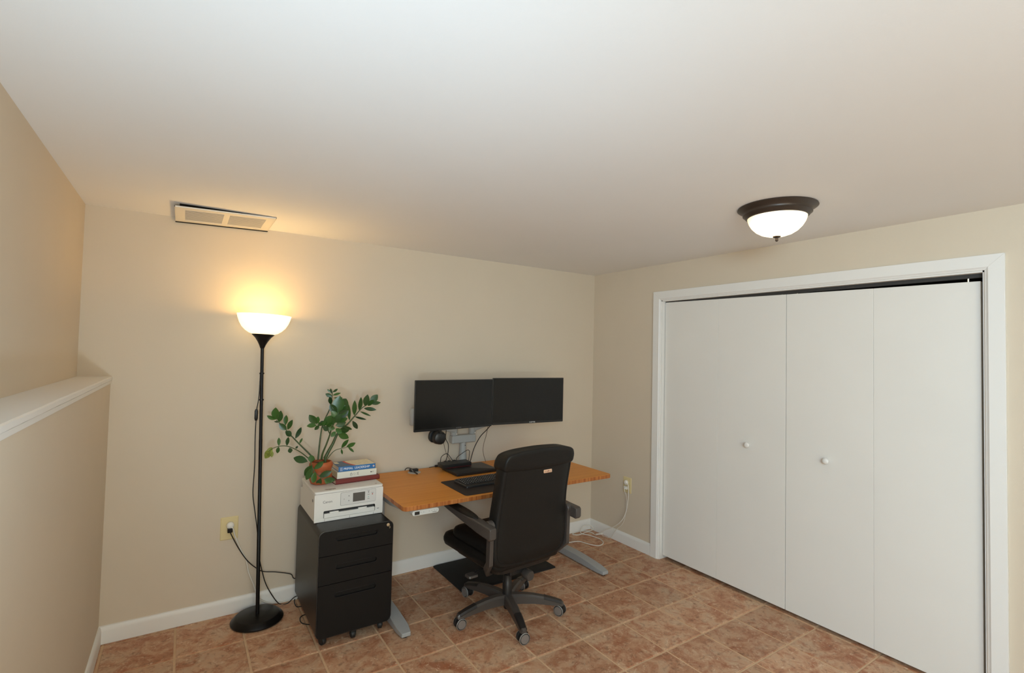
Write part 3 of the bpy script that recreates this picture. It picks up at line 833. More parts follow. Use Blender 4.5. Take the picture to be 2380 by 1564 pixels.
# ================================================================== WALL OUTLETS
def outlet(loc, rz, w, h, label):
    t = thing('wall_outlet', loc, label, 'wall outlet', None, rz)
    MB().loft([[(x, 0, z) for x, z in rrect(-w / 2, w / 2, -h / 2, h / 2, 0.005, 4)],
               [(x, -0.0035, z) for x, z in rrect(-w / 2, w / 2, -h / 2, h / 2, 0.005, 4)],
               [(x, -0.006, z) for x, z in rrect(-w / 2 + 0.004, w / 2 - 0.004, -h / 2 + 0.004, h / 2 - 0.004, 0.004, 4)]]).build('cover_plate', M['ivory_plate'], t, smooth=25)
    for s in (-1, 1):
        r = MB().prism(rrect(-0.0165, 0.0165, s * 0.0195 - 0.0135, s * 0.0195 + 0.0135, 0.009, 5), 'y', -0.0075, -0.005).build('receptacle', M['ivory_plate'], t)
        for x in (-0.006, 0.006):
            MB().box(x - 0.001, x + 0.001, -0.0078, -0.007, s * 0.0195 - 0.003, s * 0.0195 + 0.005).build('slot', M['ink_black'], r)
    MB().lathe([(0.003, -0.0055), (0.0025, -0.0072)], 10, (0, 0, 0), 'y').build('screw', M['ivory_plate'], t)
    return t


outlet((-2.906, 0, 0.507), 0, 0.094, 0.134, 'almond wall outlet with a black and a white plug beside floor lamp')
outlet((0, -0.447, 0.498), R2(-90), 0.088, 0.130, 'almond wall outlet with white plugs between desk and closet')


def round_plug(mb, c, ax):
    prof = [(0.018, -0.0078), (0.0205, -0.011), (0.0205, -0.022), (0.016, -0.029), (0.004, -0.031)]
    if ax == 'y':
        return mb.lathe(prof, 20, c, 'y')
    return mb.lathe(prof, 20, c, 'x')


# white cord from the round plug on the back wall, along the floor behind the cabinet
wc = thing('white_power_cord', (-2.902, 0, 0.527), 'white power cord with round plug hanging from outlet by floor lamp', 'power cord')
round_plug(MB(), (0, 0, 0), 'y').build('plug', M['white_plug'], wc, smooth=50)
pts = [(-2.902, -0.024, 0.520)] + WHITE_CORD[0:]
MB().tube([(x + 2.902, y, z - 0.527) for x, y, z in pts], 0.0042, 8, 6).build('cord', M['cable_white'], wc, smooth=60)

fc = MB().tube(FLOOR_CABLE, 0.0028, 8, 6).build('black_floor_cable', M['cable_black'], smooth=60)
tag(fc, 'thin black cable looping out beside the filing cabinet at floor level', 'cable')

# white cord in the far corner
kc = thing('white_extension_cord', (0, -0.447, 0.52), 'white extension cord trailing from corner outlet into a coil on the floor', 'power cord')
round_plug(MB(), (0, 0, 0), 'x').build('plug', M['white_plug'], kc, smooth=50)
cc = [(-0.026, -0.447, 0.515)] + CORNER_CORD
MB().tube([(x, y + 0.447, z - 0.52) for x, y, z in cc], 0.0038, 8, 7).build('cord', M['cable_white'], kc, smooth=60)
nx, ny, nz = CORNER_CORD[7]
MB().tube([(nx + 0.010, ny + 0.447 - 0.060, nz - 0.52 + 0.026), (nx, ny + 0.447, nz - 0.52 + 0.004)], (0.0075, 0.0065), 8, 1).build('connector', M['white_plug'], kc)
adp = thing('white_charger_plug', (0, -0.449, 0.478), 'small white charger plug in the lower socket of the corner outlet', 'charger')
MB().box(-0.032, -0.0078, -0.017, 0.017, -0.013, 0.013).build('charger_body', M['white_plug'], adp, bevel=0.003)
MB().box(-0.036, -0.032, -0.008, 0.008, -0.004, 0.004).build('cable_collar', M['white_plug'], adp, bevel=0.001)
MB().tube([(-0.034, 0, 0), (-0.044, -0.006, -0.02), (-0.030, -0.012, -0.06), (-0.022, -0.010, -0.11), (-0.022, -0.004, -0.2), (-0.028, 0.02, -0.30), (-0.04, 0.09, -0.38), (-0.03, 0.16, -0.465), (-0.045, 0.25, -0.472)], 0.0022, 8, 6).build('cable', M['cable_white'], adp)

# ================================================================== FILING CABINET
KX0, KX1, KY0, KY1, KZ0, KZ1 = -2.540, -2.130, -0.655, -0.075, 0.052, 0.617
kx, ky = (KX0 + KX1) / 2, (KY0 + KY1) / 2
cab = thing('filing_cabinet', (kx, ky, 0), 'black metal three-drawer filing cabinet on casters', 'filing cabinet')
w, d = (KX1 - KX0) / 2, (KY1 - KY0) / 2
RC = 0.032
MB().prism(rrect(-w, w, KZ0, KZ1, RC, 8), 'y', -d + 0.014, d).build('body', M['cabinet'], cab, bevel=0.003, smooth=30)
ro, ri = rrect(-w, w, KZ0, KZ1, RC, 8), rrect(-w + 0.0045, w - 0.0045, KZ0 + 0.0045, KZ1 - 0.0045, RC - 0.004, 8)
rim = MB()
rim.loft([[(x, -d + 0.014, z) for x, z in ro], [(x, -d + 0.001, z) for x, z in ro], [(x, -d, z) for x, z in ri], [(x, -d + 0.014, z) for x, z in ri]], False, False)
rim.build('front_rim', M['cabinet'], cab, smooth=30)


def rcorner(x0, x1, z0, z1, rt, rb, n=7):
    pts = []
    for cx, cz, a0, r in ((x1 - rt, z1 - rt, 0, rt), (x0 + rt, z1 - rt, 90, rt), (x0 + rb, z0 + rb, 180, rb), (x1 - rb, z0 + rb, 270, rb)):
        for k in range(n + 1):
            a = R2(a0 + 90 * k / n)
            pts.append((cx + r * math.cos(a), cz + r * math.sin(a)))
    return pts


ww = w - 0.0055
for z0, z1, rt, rb, zh in ((0.4855, KZ1 - 0.0055, RC - 0.005, 0.001, 0.567), (0.3335, 0.4825, 0.001, 0.001, 0.417), (KZ0 + 0.0055, 0.3305, 0.001, RC - 0.005, 0.268)):
    slot = rrect(-0.112, 0.112, zh - 0.0125, zh + 0.0125, 0.0123, 6)
    dr = plate_hole(rcorner(-ww, ww, z0, z1, rt, rb), slot, -d - 0.001, -d + 0.013, 0.011).build('drawer', M['cab_front'], cab, smooth=30)
    lip = MB()
    li = rrect(-0.112, 0.112, zh - 0.0125, zh + 0.0125, 0.0123, 6)
    lo_ = rrect(-0.1145, 0.1145, zh - 0.015, zh + 0.015, 0.0147, 6)
    lip.loft([[(x, -d - 0.001, z) for x, z in lo_], [(x, -d - 0.0024, z) for x, z in [((a[0] + b[0]) / 2, (a[1] + b[1]) / 2) for a, b in zip(li, lo_)]],
              [(x, -d - 0.001, z) for x, z in li]], False, False)
    lip.build('handle_recess', M['cabinet'], dr, smooth=60)
lk = MB().lathe([(0.0095, -d + 0.002), (0.0095, -d - 0.004), (0.0075, -d - 0.006), (0.001, -d - 0.006)], 20, (w - 0.032, 0, 0.596), 'y').build('lock', M['brass'], cab)
kyb = MB().box(w - 0.033, w - 0.031, -d - 0.024, -d - 0.006, 0.592, 0.600)
kyb.lathe([(0.009, -0.001), (0.009, 0.001)], 14, (w - 0.032, -d - 0.024, 0.590), 'x')
kyb.build('key', M['brass'], lk)


def cab_caster(x, y, ang):
    c = thing('caster', (x, y, 0), None, None)
    c.parent = cab
    c.rotation_euler = (0, 0, ang)
    MB().lathe([(0.019, -0.011), (0.021, -0.008), (0.021, 0.008), (0.019, 0.011)], 18, (0, 0, 0.021), 'x').build('wheel', M['rubber'], c)
    MB().box(-0.014, 0.014, -0.018, 0.020, 0.040, 0.052).box(-0.0145, -0.0115, -0.015, 0.014, 0.016, 0.045).box(0.0115, 0.0145, -0.015, 0.014, 0.016, 0.045).build('fork', M['rubber'], c, bevel=0.002)


for x, y, a in ((-w + 0.047, -d + 0.045, 0.5), (w - 0.047, -d + 0.045, -0.3), (-w + 0.047, d - 0.05, 0), (w - 0.047, d - 0.05, 0), (0.0, -d + 0.03, 0.0)):
    cab_caster(x, y, a)

# ================================================================== PRINTER
PX0, PX1, PY0, PY1, PZ0 = -2.533, -2.142, -0.497, -0.108, 0.617
PH = 0.170
pr_ = thing('printer', ((PX0 + PX1) / 2, (PY0 + PY1) / 2, PZ0), 'white home printer with small grey screen on the filing cabinet', 'printer')
w, d = (PX1 - PX0) / 2, (PY1 - PY0) / 2
TOPZ = PH - 0.012
# lower shell: side profile with the step at the rear, front opening left as a cavity
bs = MB()
side = [(-d + 0.034, 0.004), (d, 0.004), (d, 0.112), (d - 0.045, 0.112), (d - 0.055, TOPZ - 0.014), (d - 0.02, TOPZ - 0.002), (-d + 0.034, TOPZ - 0.002)]
bs.prism(side, 'x', -w, w)
bs.build('body', M['printer'], pr_, bevel=0.003)
# front fascia with the paper slot cut through
outer = rrect(-w, w, 0.004, TOPZ - 0.002, 0.006, 4)
inner = rrect(-w + 0.050, w - 0.046, 0.018, 0.060, 0.007, 4)
plate_hole(outer, inner, -d, -d + 0.036, 0.030).build('fascia', M['printer'], pr_, smooth=30)
cav = MB().prism(rrect(-w + 0.051, w - 0.047, 0.042, 0.0592, 0.004, 3), 'y', -d + 0.020, -d + 0.0295)
cav.build('paper_slot', M['printer_dark'], pr_)
cv2 = MB().box(-w + 0.0505, w - 0.0465, -d + 0.001, -d + 0.029, 0.0585, 0.0597).box(-w + 0.0503, -w + 0.0513, -d + 0.001, -d + 0.029, 0.04, 0.0597)
cv2.box(w - 0.0473, w - 0.0463, -d + 0.001, -d + 0.029, 0.04, 0.0597)
cv2.build('slot_lining', M['printer_dark'], pr_)
tr = MB().box(-w + 0.053, w - 0.049, -d - 0.003, -d + 0.012, 0.0185, 0.044)
tr.build('output_tray', M['printer'], pr_, bevel=0.003)
for x0, x1 in ((-w + 0.085, -w + 0.135), (w - 0.145, w - 0.095)):
    MB().box(x0, x1, -d + 0.002, -d + 0.016, 0.042, 0.0505).build('paper_guide', M['printer'], pr_, bevel=0.0015)
MB().box(-w + 0.0005, w - 0.0005, -d - 0.0022, -d + 0.01, 0.001, 0.0155).build('tray_cover', M['printer'], pr_, bevel=0.002)
for x in (-w + 0.056, 0.0, w - 0.056):
    MB().box(x - 0.0007, x + 0.0007, -d - 0.0026, -d - 0.0018, 0.001, 0.0155).build('cover_joint', M['ink_grey'], pr_)
# lid
lidp = [(-w, w, -d, d - 0.015)]
MB().loft([[(x, y, TOPZ) for x, y in rrect(-w, w, -d, d - 0.012, 0.012, 5)], [(x, y, PH - 0.002) for x, y in rrect(-w, w, -d, d - 0.012, 0.012, 5)],
           [(x, y, PH) for x, y in rrect(-w + 0.003, w - 0.003, -d + 0.003, d - 0.015, 0.010, 5)]]).build('lid', M['printer'], pr_, smooth=30)
MB().box(-w + 0.002, w - 0.002, -d + 0.0015, d - 0.02, TOPZ - 0.0021, TOPZ).build('lid_gap', M['ink_grey'], pr_)
# control panel
pan = MB().loft([[(x, -d, z) for x, z in rrect(-0.053, w - 0.045, 0.078, 0.150, 0.006, 4)], [(x, -d - 0.0022, z) for x, z in rrect(-0.053, w - 0.045, 0.078, 0.150, 0.006, 4)],
                 [(x, -d - 0.003, z) for x, z in rrect(-0.0515, w - 0.0465, 0.0795, 0.1485, 0.005, 4)]]).build('control_panel', M['printer_panel'], pr_, smooth=25)
pg = MB()
oo, ii = rrect(-0.0542, w - 0.0438, 0.0768, 0.1512, 0.007, 4), rrect(-0.053, w - 0.045, 0.078, 0.150, 0.006, 4)
pg.loft([[(x, -d - 0.0004, z) for x, z in oo], [(x, -d - 0.0004, z) for x, z in ii]], False, False)
pg.build('panel_gap', M['ink_grey'], pr_)
MB().box(0.016, 0.086, -d - 0.0036, -d - 0.002, 0.091, 0.141).build('screen', M['lcd'], pan)
for x, z, m, r in ((-0.034, 0.113, 'ink_grey', 0.0022), (-0.007, 0.128, 'ink_grey', 0.0028), (-0.007, 0.101, 'ink_grey', 0.0028), (0.107, 0.135, 'ink_grey', 0.003), (0.107, 0.108, 'ink_green', 0.003), (0.130, 0.121, 'ink_red', 0.0034)):
    MB().lathe([(r, -d - 0.0028), (r, -d - 0.0034), (r * 0.55, -d - 0.0034), (r * 0.55, -d - 0.0030)], 12, (x, 0, z), 'y').build('button', M[m], pan)
for x, z in ((0.107, 0.143), (0.107, 0.122), (0.107, 0.098), (0.130, 0.129)):
    MB().box(x - 0.006, x + 0.006, -d - 0.0034, -d - 0.0028, z - 0.001, z + 0.001).build('button_caption', M['ink_grey'], pan)
lettering('brand_lettering', 'Canon', 0.0195, M['ink_grey'], pr_, (-w + 0.045, -d - 0.0003, 0.1095), (R2(90), 0, 0))
MB().box(w - 0.035, w - 0.022, -d - 0.0005, -d + 0.0001, 0.0295, 0.0325).build('model_mark', M['ink_grey'], pr_)
MB().box(w - 0.040, w - 0.029, -d + 0.030, -d + 0.036, PH - 0.0005, PH + 0.0003).build('lid_mark', M['ink_maroon'], pr_)
# sticker on the lid in front of the pot
lb_ = MB().box(-w + 0.062, -w + 0.122, -d + 0.036, -d + 0.042, PH - 0.0005, PH + 0.0003)
lb_.build('sticker_bar', M['ink_maroon'], pr_)
for k, (x0, x1, y) in enumerate(((0.068, 0.10, 0.028), (0.106, 0.122, 0.029), (0.08, 0.108, 0.020))):
    MB().box(-w + x0, -w + x1, -d + y, -d + y + 0.0025, PH - 0.0005, PH + 0.0003).build('sticker_line', M['ink_grey'], pr_)
# round catch on the side
MB().lathe([(0.009, -w + 0.001), (0.009, -w - 0.0008), (0.006, -w - 0.0008), (0.006, -w - 0.0002)], 16, (0, -d + 0.045, 0.115), 'x').build('side_catch', M['ink_grey'], pr_)

# ================================================================== BOOKS
ZB = PZ0 + PH + 0.0006


def book(name, label, corner, size, ang, cover, pages, ct=0.0014, round_spine=False):
    """corner = front-left bottom corner (spine end); size = (spine length, depth, thickness)"""
    L, D, T = size
    t = thing(name, corner, label, 'book', 'books stacked on the printer', ang)
    sp = [(0, 0), (0, T)]
    if round_spine:
        prof = [(D, 0), (D, ct), (0.004, ct), (0.0015, T * 0.3), (0.0015, T * 0.7), (0.004, T - ct), (D, T - ct), (D, T), (0.002, T), (-0.003, T * 0.72), (-0.003, T * 0.28), (0.002, 0)]
    else:
        prof = [(D, 0), (D, ct), (ct, ct), (ct, T - ct), (D, T - ct), (D, T), (0, T), (0, 0)]
    MB().prism(prof, 'x', 0, L).build('cover', cover, t, smooth=25)
    MB().box(0.0025, L - 0.0025, ct + 0.001, D - 0.003, ct + 0.0002, T - ct - 0.0002).build('page_block', pages, t)
    return t


b1 = book('red_book', 'plain maroon book at the bottom of the stack', (-2.394, -0.389, ZB), (0.272, 0.19, 0.026), R2(4), M['book_maroon'], M['paper'], 0.003, True)
b2 = book('white_book', 'ivory paperback with three dark symbols on its spine, middle of stack', (-2.379, -0.360, ZB + 0.0266), (0.241, 0.165, 0.038), R2(1.5), M['book_white'], M['paper_yellow'])
b3 = book('blue_book', 'blue paperback titled PRIMAL LEADERSHIP on top of the stack', (-2.370, -0.352, ZB + 0.0652), (0.226, 0.15, 0.029), R2(1.0), M['book_blue'], M['paper'])
lettering('spine_title', 'PRIMAL  LEADERSHIP', 0.0185, M['ink_white'], b3, (0.030, -0.0003, 0.0145), (R2(90), 0, 0), xs=0.93)
for x in (0.006, 0.011, 0.016, 0.021):
    MB().box(x, x + 0.0018, -0.0005, 0.0001, 0.004, 0.025).build('author_line', M['book_blue_dark' if x < 0.01 else 'printer_panel'], b3)
MB().lathe([(0.0055, 0.0), (0.0055, -0.0006)], 16, (0.214, 0.0, 0.0145), 'y').build('publisher_mark', M['ink_white'], b3)
MB().lathe([(0.003, 0.0), (0.003, -0.0009)], 12, (0.212, 0.0, 0.0145), 'y').build('publisher_dot', M['ink_red'], b3)
# cover print: blue field, red band, cream picture, cream sticker
zt = 0.029
cp = [(0.095, 0.003), (0.072, 0.147), (0.223, 0.147), (0.223, 0.003)]
pic = []
for k in range(9):
    y = 0.003 + 0.144 * k / 8
    pic.append((0.104 - 0.030 * math.sin(math.pi / 2 * k / 8) + 0.0, y))
MB().prism(pic + [(0.223, 0.147), (0.223, 0.003)], 'z', zt, zt + 0.0005).build('cover_picture', M['book_cream'], b3)
MB().prism(pic + [(p[0] - 0.013, p[1]) for p in pic[::-1]], 'z', zt, zt + 0.0006).build('cover_red_band', M['ink_red'], b3)
MB().prism([(p[0] - 0.0135, p[1]) for p in pic] + [(0.003, 0.147), (0.003, 0.003)], 'z', zt, zt + 0.0004).build('cover_blue_field', M['book_blue_dark'], b3)
MB().prism([(0.0035, 0.095), (0.0035, 0.14), (0.026, 0.14), (0.030, 0.095)], 'z', zt, zt + 0.0007).build('cover_sticker', M['book_cream'], b3)
# marks on the ivory spine
mk = MB()
for x, z0, z1 in ((0.083, 0.007, 0.031), (0.0885, 0.012, 0.022), (0.0775, 0.010, 0.024), (0.121, 0.012, 0.028), (0.1255, 0.009, 0.029)):
    mk.box(x, x + 0.0016, -0.0005, 0.0001, z0, z1)
mk.box(0.0785, 0.089, -0.0005, 0.0001, 0.022, 0.0235).box(0.117, 0.121, -0.0005, 0.0001, 0.014, 0.0155).box(0.117, 0.121, -0.0005, 0.0001, 0.023, 0.0245)
mk.build('spine_symbol', M['ink_grey'], b2)['kind'] = 'stuff'
MB().lathe([(0.0062, 0.0), (0.0062, -0.0005), (0.0053, -0.0005), (0.0053, 0.0)], 20, (0.104, 0, 0.019), 'y', False, False).build('spine_circle', M['ink_grey'], b2)
MB().box(0.203, 0.210, -0.0005, 0.0001, 0.016, 0.023).build('spine_square', M['ink_black'], b2)
MB().box(0.213, 0.224, -0.0005, 0.0001, 0.0205, 0.022).box(0.213, 0.220, -0.0005, 0.0001, 0.0175, 0.019).build('spine_caption', M['ink_grey'], b2)

# ================================================================== POTTED PLANT
plant = thing('potted_plant', (-2.460, -0.300, PZ0 + PH + 0.0006), 'green leafy plant in a terracotta pot on the printer', 'potted plant')
pot = MB().lathe([(0.052, 0.0), (0.060, 0.004), (0.067, 0.018), (0.070, 0.036), (0.068, 0.054), (0.063, 0.068), (0.062, 0.078), (0.067, 0.092), (0.072, 0.106), (0.071, 0.118), (0.065, 0.128),
                  (0.060, 0.130), (0.057, 0.128), (0.060, 0.115), (0.055, 0.108)], 40, cap1=True)
pot.v = [(x * 0.93, y * 0.93, z) for x, y, z in pot.v]
pot.build('pot', M['terracotta'], plant, smooth=60)
MB().lathe([(0.058, 0.110), (0.045, 0.116), (0.02, 0.119), (0.003, 0.120)], 24).build('soil', M['soil'], plant, smooth=60)
for P, r0, r1 in PLANT_STEMS:
    MB().tube(P, (r0, r1), 8, 5).build('stem', M['stem'], plant, smooth=60)
MB().lathe([(0.008, 0.118), (0.008, 0.152), (0.004, 0.156)], 10, (0.02, -0.012, 0)).build('cut_stump', M['stem'], plant)
CAM = Vector((-3.172, -3.423, 1.594))
for i, (b, t, wr_, tw) in enumerate(PLANT_LEAVES):
    b, t = Vector(b), Vector(t)
    ax = t - b
    L = ax.length
    ax.normalize()
    view = (CAM - Vector((-2.449, -0.3, 0.787)) - b).normalized()
    n = (view - ax * view.dot(ax)).normalized()
    n = Quaternion(ax, tw * 0.9) @ n
    s = ax.cross(n)
    lf = MB()
    prof = ((0.0, 0.03), (0.12, 0.42), (0.28, 0.80), (0.48, 1.0), (0.66, 0.92), (0.82, 0.62), (0.93, 0.30), (1.0, 0.015))
    W = L * wr_ * 0.60
    top, bot = [], []
    for u, k in prof:
        sag = -0.10 * L * u * u + 0.05 * L * u
        c = b + ax * (L * u) + n * sag
        e1, e2 = c + s * (W * k) + n * (W * k * 0.22), c - s * (W * k) + n * (W * k * 0.22)
        top.append([e1, c, e2])
        bot.append([e1 - n * 0.0005, c - n * 0.0009, e2 - n * 0.0005])
    loops = [[a[0], a[1], a[2], q[2], q[1], q[0]] for a, q in zip(top, bot)]
    lf.loft(loops)
    lf.v = [(x, y, max(z, 0.003 + 0.0008 * k)) if y > -0.19 else (x, y, z) for k, (x, y, z) in enumerate(lf.v)]
    old = 20 > i >= 16
    lf.build('leaf', M['leaf_old'] if 15 <= i <= 17 else M['leaf'], plant, smooth=60)

# ================================================================== DESK
DX0, DX1, DY0, DY1, DZ = -2.139, -0.566, -0.828, -0.030, 0.735
desk = thing('standing_desk', ((DX0 + DX1) / 2, (DY0 + DY1) / 2, 0), 'standing desk with orange bamboo top and grey metal frame', 'desk')
ox, oy = desk.location.x, desk.location.y
w, d = (DX1 - DX0) / 2, (DY1 - DY0) / 2
MB().prism(rrect(-w, w, -d, d, 0.030, 6), 'z', DZ - 0.026, DZ).build('tabletop', M['bamboo'], desk, bevel=0.003)
for lx in (-2.087, -0.575):
    x = lx - ox
    fp = []
    for k in range(13):
        y = -0.79 + k * 0.74 / 12
        h = 0.030 + 0.030 * math.sin(math.pi * k / 12) ** 0.8
        wd = 0.036 if 0 < k < 12 else 0.026
        fp.append([(x - wd, y - oy, 0.008), (x + wd, y - oy, 0.008), (x + wd, y - oy, h), (x - wd, y - oy, h)])
    MB().loft(fp).build('foot', M['grey_metal'], desk, bevel=0.004)
    for y in (-0.765, -0.085):
        MB().lathe([(0.016, 0.0), (0.018, 0.008)], 14, (x, y - oy, 0)).build('glide', M['rubber'], desk)
    yc = -0.265 - oy
    MB().prism(rrect(x - 0.040, x + 0.040, yc - 0.026, yc + 0.026, 0.008, 3), 'z', 0.055, 0.40).build('leg', M['grey_metal'], desk)
    MB().prism(rrect(x - 0.035, x + 0.035, yc - 0.022, yc + 0.022, 0.007, 3), 'z', 0.40, 0.69).build('leg_upper_tube', M['grey_metal'], desk)
    MB().loft([[(x + s * 0.004, y - oy, z) for y, z in ((-0.665, 0.699), (-0.665, 0.690), (-0.655, 0.676), (-0.640, 0.672), (-0.50, 0.655), (-0.35, 0.655), (-0.2, 0.676), (-0.19, 0.699))] for s in (-3.5, 3.5)]).build('side_bracket', M['arm_grey'], desk, bevel=0.002)
    MB().box(x - 0.03, x + 0.03, -0.66 - oy, -0.19 - oy, 0.699, DZ - 0.0262).build('top_plate', M['grey_metal'], desk)
for y in (-0.33, -0.20):
    MB().box(-2.087 - ox, -0.575 - ox, y - 0.02 - oy, y + 0.02 - oy, 0.672, 0.7085).build('cross_rail', M['grey_metal'], desk, bevel=0.003)
# height controller under the front edge
ctl = MB().loft([[(a - ox, y - oy, b) for a, b in rrect(-2.092, -1.932, 0.681, 0.7085, 0.0135, 6)] for y in (-0.80, -0.836)]).build('height_controller', M['controller'], desk, bevel=0.002)
MB().box(-2.078 - ox, -2.050 - ox, -0.8375 - oy, -0.8355 - oy, 0.6865, 0.7035).build('display', M['ink_black'], ctl)
for k, x in enumerate((-2.041, -2.025, -1.992, -1.976, -1.960, -1.945)):
    MB().lathe([(0.0016, -0.8368), (0.0016, -0.8358)], 10, (x - ox, -oy, 0.6965), 'y').build('button_mark', M['ink_grey'], ctl)
MB().box(-1.972 - ox, -1.946 - ox, -0.8366 - oy, -0.8358 - oy, 0.6868, 0.6892).build('maker_mark', M['ink_grey'], ctl)
# grommet
MB().lathe([(0.045, DZ), (0.045, DZ + 0.0018), (0.042, DZ + 0.003), (0.002, DZ + 0.003)], 28, (-1.787 - ox, -0.118 - oy, 0)).build('grommet_cap', M['arm_grey'], desk)
MB().box(-1.812 - ox, -1.752 - ox, -0.108 - oy, -0.082 - oy, DZ + 0.003, DZ + 0.020).build('grommet_flap', M['rubber'], desk, bevel=0.002)

# ================================================================== THINGS ON THE DESK
# desk pad
pad = MB().prism(rrect(-1.742, -0.985, -0.802, -0.442, 0.020, 5), 'z', DZ + 0.0003, DZ + 0.0028).build('desk_pad', M['pad'])
tag(pad, 'dark brown leather desk pad under the keyboard', 'desk pad')
# keyboard
KBX, KBY, KBZ = -1.665, -0.668, DZ + 0.0032
kb = thing('keyboard', (KBX, KBY, KBZ), 'black computer keyboard with white legends on the desk pad', 'keyboard', None, R2(2.0))
KW, KD = 0.435, 0.165
MB().loft([[(x, y, 0.0 + 0.000) for x, y in rrect(0, KW, 0, KD, 0.008, 4)],
           [(x, y, 0.009 + y * 0.05) for x, y in rrect(0, KW, 0, KD, 0.008, 4)],
           [(x, y, 0.012 + y * 0.05) for x, y in rrect(0.002, KW - 0.002, 0.002, KD - 0.002, 0.007, 4)]]).build('case', M['black_plastic'], kb)
kc_, lg = MB(), MB()
random.seed(8)
rows = 6
for r in range(rows):
    y0 = 0.034 + r * 0.0205
    n = 22
    for c in range(n):
        x0 = 0.010 + c * (KW - 0.02) / n
        if c in (15, 18):
            continue
        kw = (KW - 0.02) / n - 0.0022
        zb = 0.0115 + y0 * 0.05
        kc_.loft([[(x0, y0, zb), (x0 + kw, y0, zb), (x0 + kw, y0 + 0.0175, zb + 0.001), (x0, y0 + 0.0175, zb + 0.001)],
                  [(x0 + 0.0018, y0 + 0.002, zb + 0.006), (x0 + kw - 0.0018, y0 + 0.002, zb + 0.006), (x0 + kw - 0.0018, y0 + 0.0155, zb + 0.0068), (x0 + 0.0018, y0 + 0.0155, zb + 0.0068)]])
        s = random.uniform(0.0015, 0.004)
        lg.box(x0 + 0.004, x0 + 0.004 + s, y0 + 0.0085, y0 + 0.0125, zb + 0.0055, zb + 0.0070)
o = kc_.build('keycaps', M['keys'], kb, smooth=0); o['kind'] = 'stuff'
o = lg.build('key_legends', M['ink_white'], kb, smooth=0); o['kind'] = 'stuff'
MB().box(-0.0008, 0.0004, 0.004, KD - 0.004, 0.0125, 0.0142).build('side_trim', M['caster_hub'], kb)

# closed laptop with the dock on it
lap = thing('laptop', (-1.585, -0.378, DZ), 'closed black laptop lying on the bamboo desk', 'laptop', None, R2(0.5))
LW, LD = 0.335, 0.245
MB().loft([[(x, y, 0.002) for x, y in rrect(0.004, LW - 0.004, 0.004, LD - 0.004, 0.010, 4)], [(x, y, 0.011) for x, y in rrect(0, LW, 0, LD, 0.012, 4)], [(x, y, 0.013) for x, y in rrect(0, LW, 0, LD, 0.012, 4)]]).build('base', M['black_plastic'], lap)
MB().loft([[(x, y, 0.0138) for x, y in rrect(0, LW, 0, LD, 0.012, 4)], [(x, y, 0.0205) for x, y in rrect(0, LW, 0, LD, 0.012, 4)], [(x, y, 0.022) for x, y in rrect(0.002, LW - 0.002, 0.002, LD - 0.002, 0.011, 4)]]).build('lid', M['black_plastic'], lap)
MB().box(LW - 0.040, LW - 0.020, 0.050, 0.056, 0.0216, 0.0224).build('logo_mark', M['ink_grey'], lap)
for x in (0.03, LW - 0.03):
    for y in (0.03, LD - 0.03):
        MB().lathe([(0.007, 0.0), (0.007, 0.0025)], 12, (x, y, 0)).build('rubber_foot', M['rubber'], lap)
dock = thing('docking_station', (-1.612, -0.212, DZ + 0.0225), 'black docking station with red stripe resting on the laptop', 'docking station', None, R2(0.5))
MB().loft([[(x, y, 0.0) for x, y in rrect(0.004, 0.230, 0.002, 0.086, 0.004, 3)], [(x, y, 0.004) for x, y in rrect(0, 0.234, 0, 0.088, 0.005, 3)],
           [(x, y, 0.026 + y * 0.04) for x, y in rrect(0, 0.234, 0, 0.088, 0.005, 3)], [(x, y, 0.028 + y * 0.04) for x, y in rrect(0.002, 0.232, 0.002, 0.086, 0.004, 3)]]).build('housing', M['black_plastic'], dock)
MB().box(0.03, 0.231, -0.0006, 0.0006, 0.0025, 0.0042).build('red_stripe', mat('dark_red_stripe', (0.22, 0.012, 0.010), 0.4), dock)
for x in (0.055, 0.085, 0.130):
    MB().box(x, x + 0.018, 0.082, 0.10, 0.018, 0.034).build('cable_plug', M['rubber'], dock, bevel=0.002)

# power adapter lead and usb cable
ad = thing('power_lead', ADAPTER_PATH[0], 'thin black lead with a small inline block behind docking station', 'cable')
p0 = Vector(ADAPTER_PATH[0])
MB().tube([Vector(p) - p0 + Vector((0, 0, 0.001)) for p in ADAPTER_PATH], 0.0022, 8, 5).build('lead', M['cable_black'], ad)
p2, p3 = Vector(ADAPTER_PATH[2]) - p0, Vector(ADAPTER_PATH[3]) - p0
MB().tube([p2 - Vector((0.004, 0, -0.002)), p3 + Vector((0.004, 0, 0.002))], 0.0075, 10, 1).build('inline_block', M['cable_black'], ad)
us = thing('usb_cable', USB_PATH[0], 'black cable with bright metal collar draped across the desk grommet', 'cable')
p0 = Vector(USB_PATH[0])
MB().tube([Vector(p) - p0 + Vector((0, 0, 0.002 if i else 0.001)) for i, p in enumerate(USB_PATH)], 0.0028, 8, 5).build('lead', M['cable_black'], us)
a_, b_ = Vector(USB_PATH[3]) - p0, Vector(USB_PATH[4]) - p0
MB().tube([a_.lerp(b_, 0.2), a_.lerp(b_, 0.75)], 0.0042, 10, 1).build('metal_collar', M['caster_grey'], us)
c_ = Vector(USB_PATH[5]) - p0
MB().tube([b_, c_ + Vector((0, 0, 0.002))], 0.0045, 10, 1).build('connector', M['rubber'], us)
cl_labels = ['thick black monitor cable dropping behind docking station at its far end', 'thin brown cable crossing under the headset to the desk',
             'black cable arching over the back of docking station', 'short black cable looping up from docking station by grey pole',
             'thick black cable curving down from between the two monitors', 'thin brown cable hanging to the desk beyond grey pole']
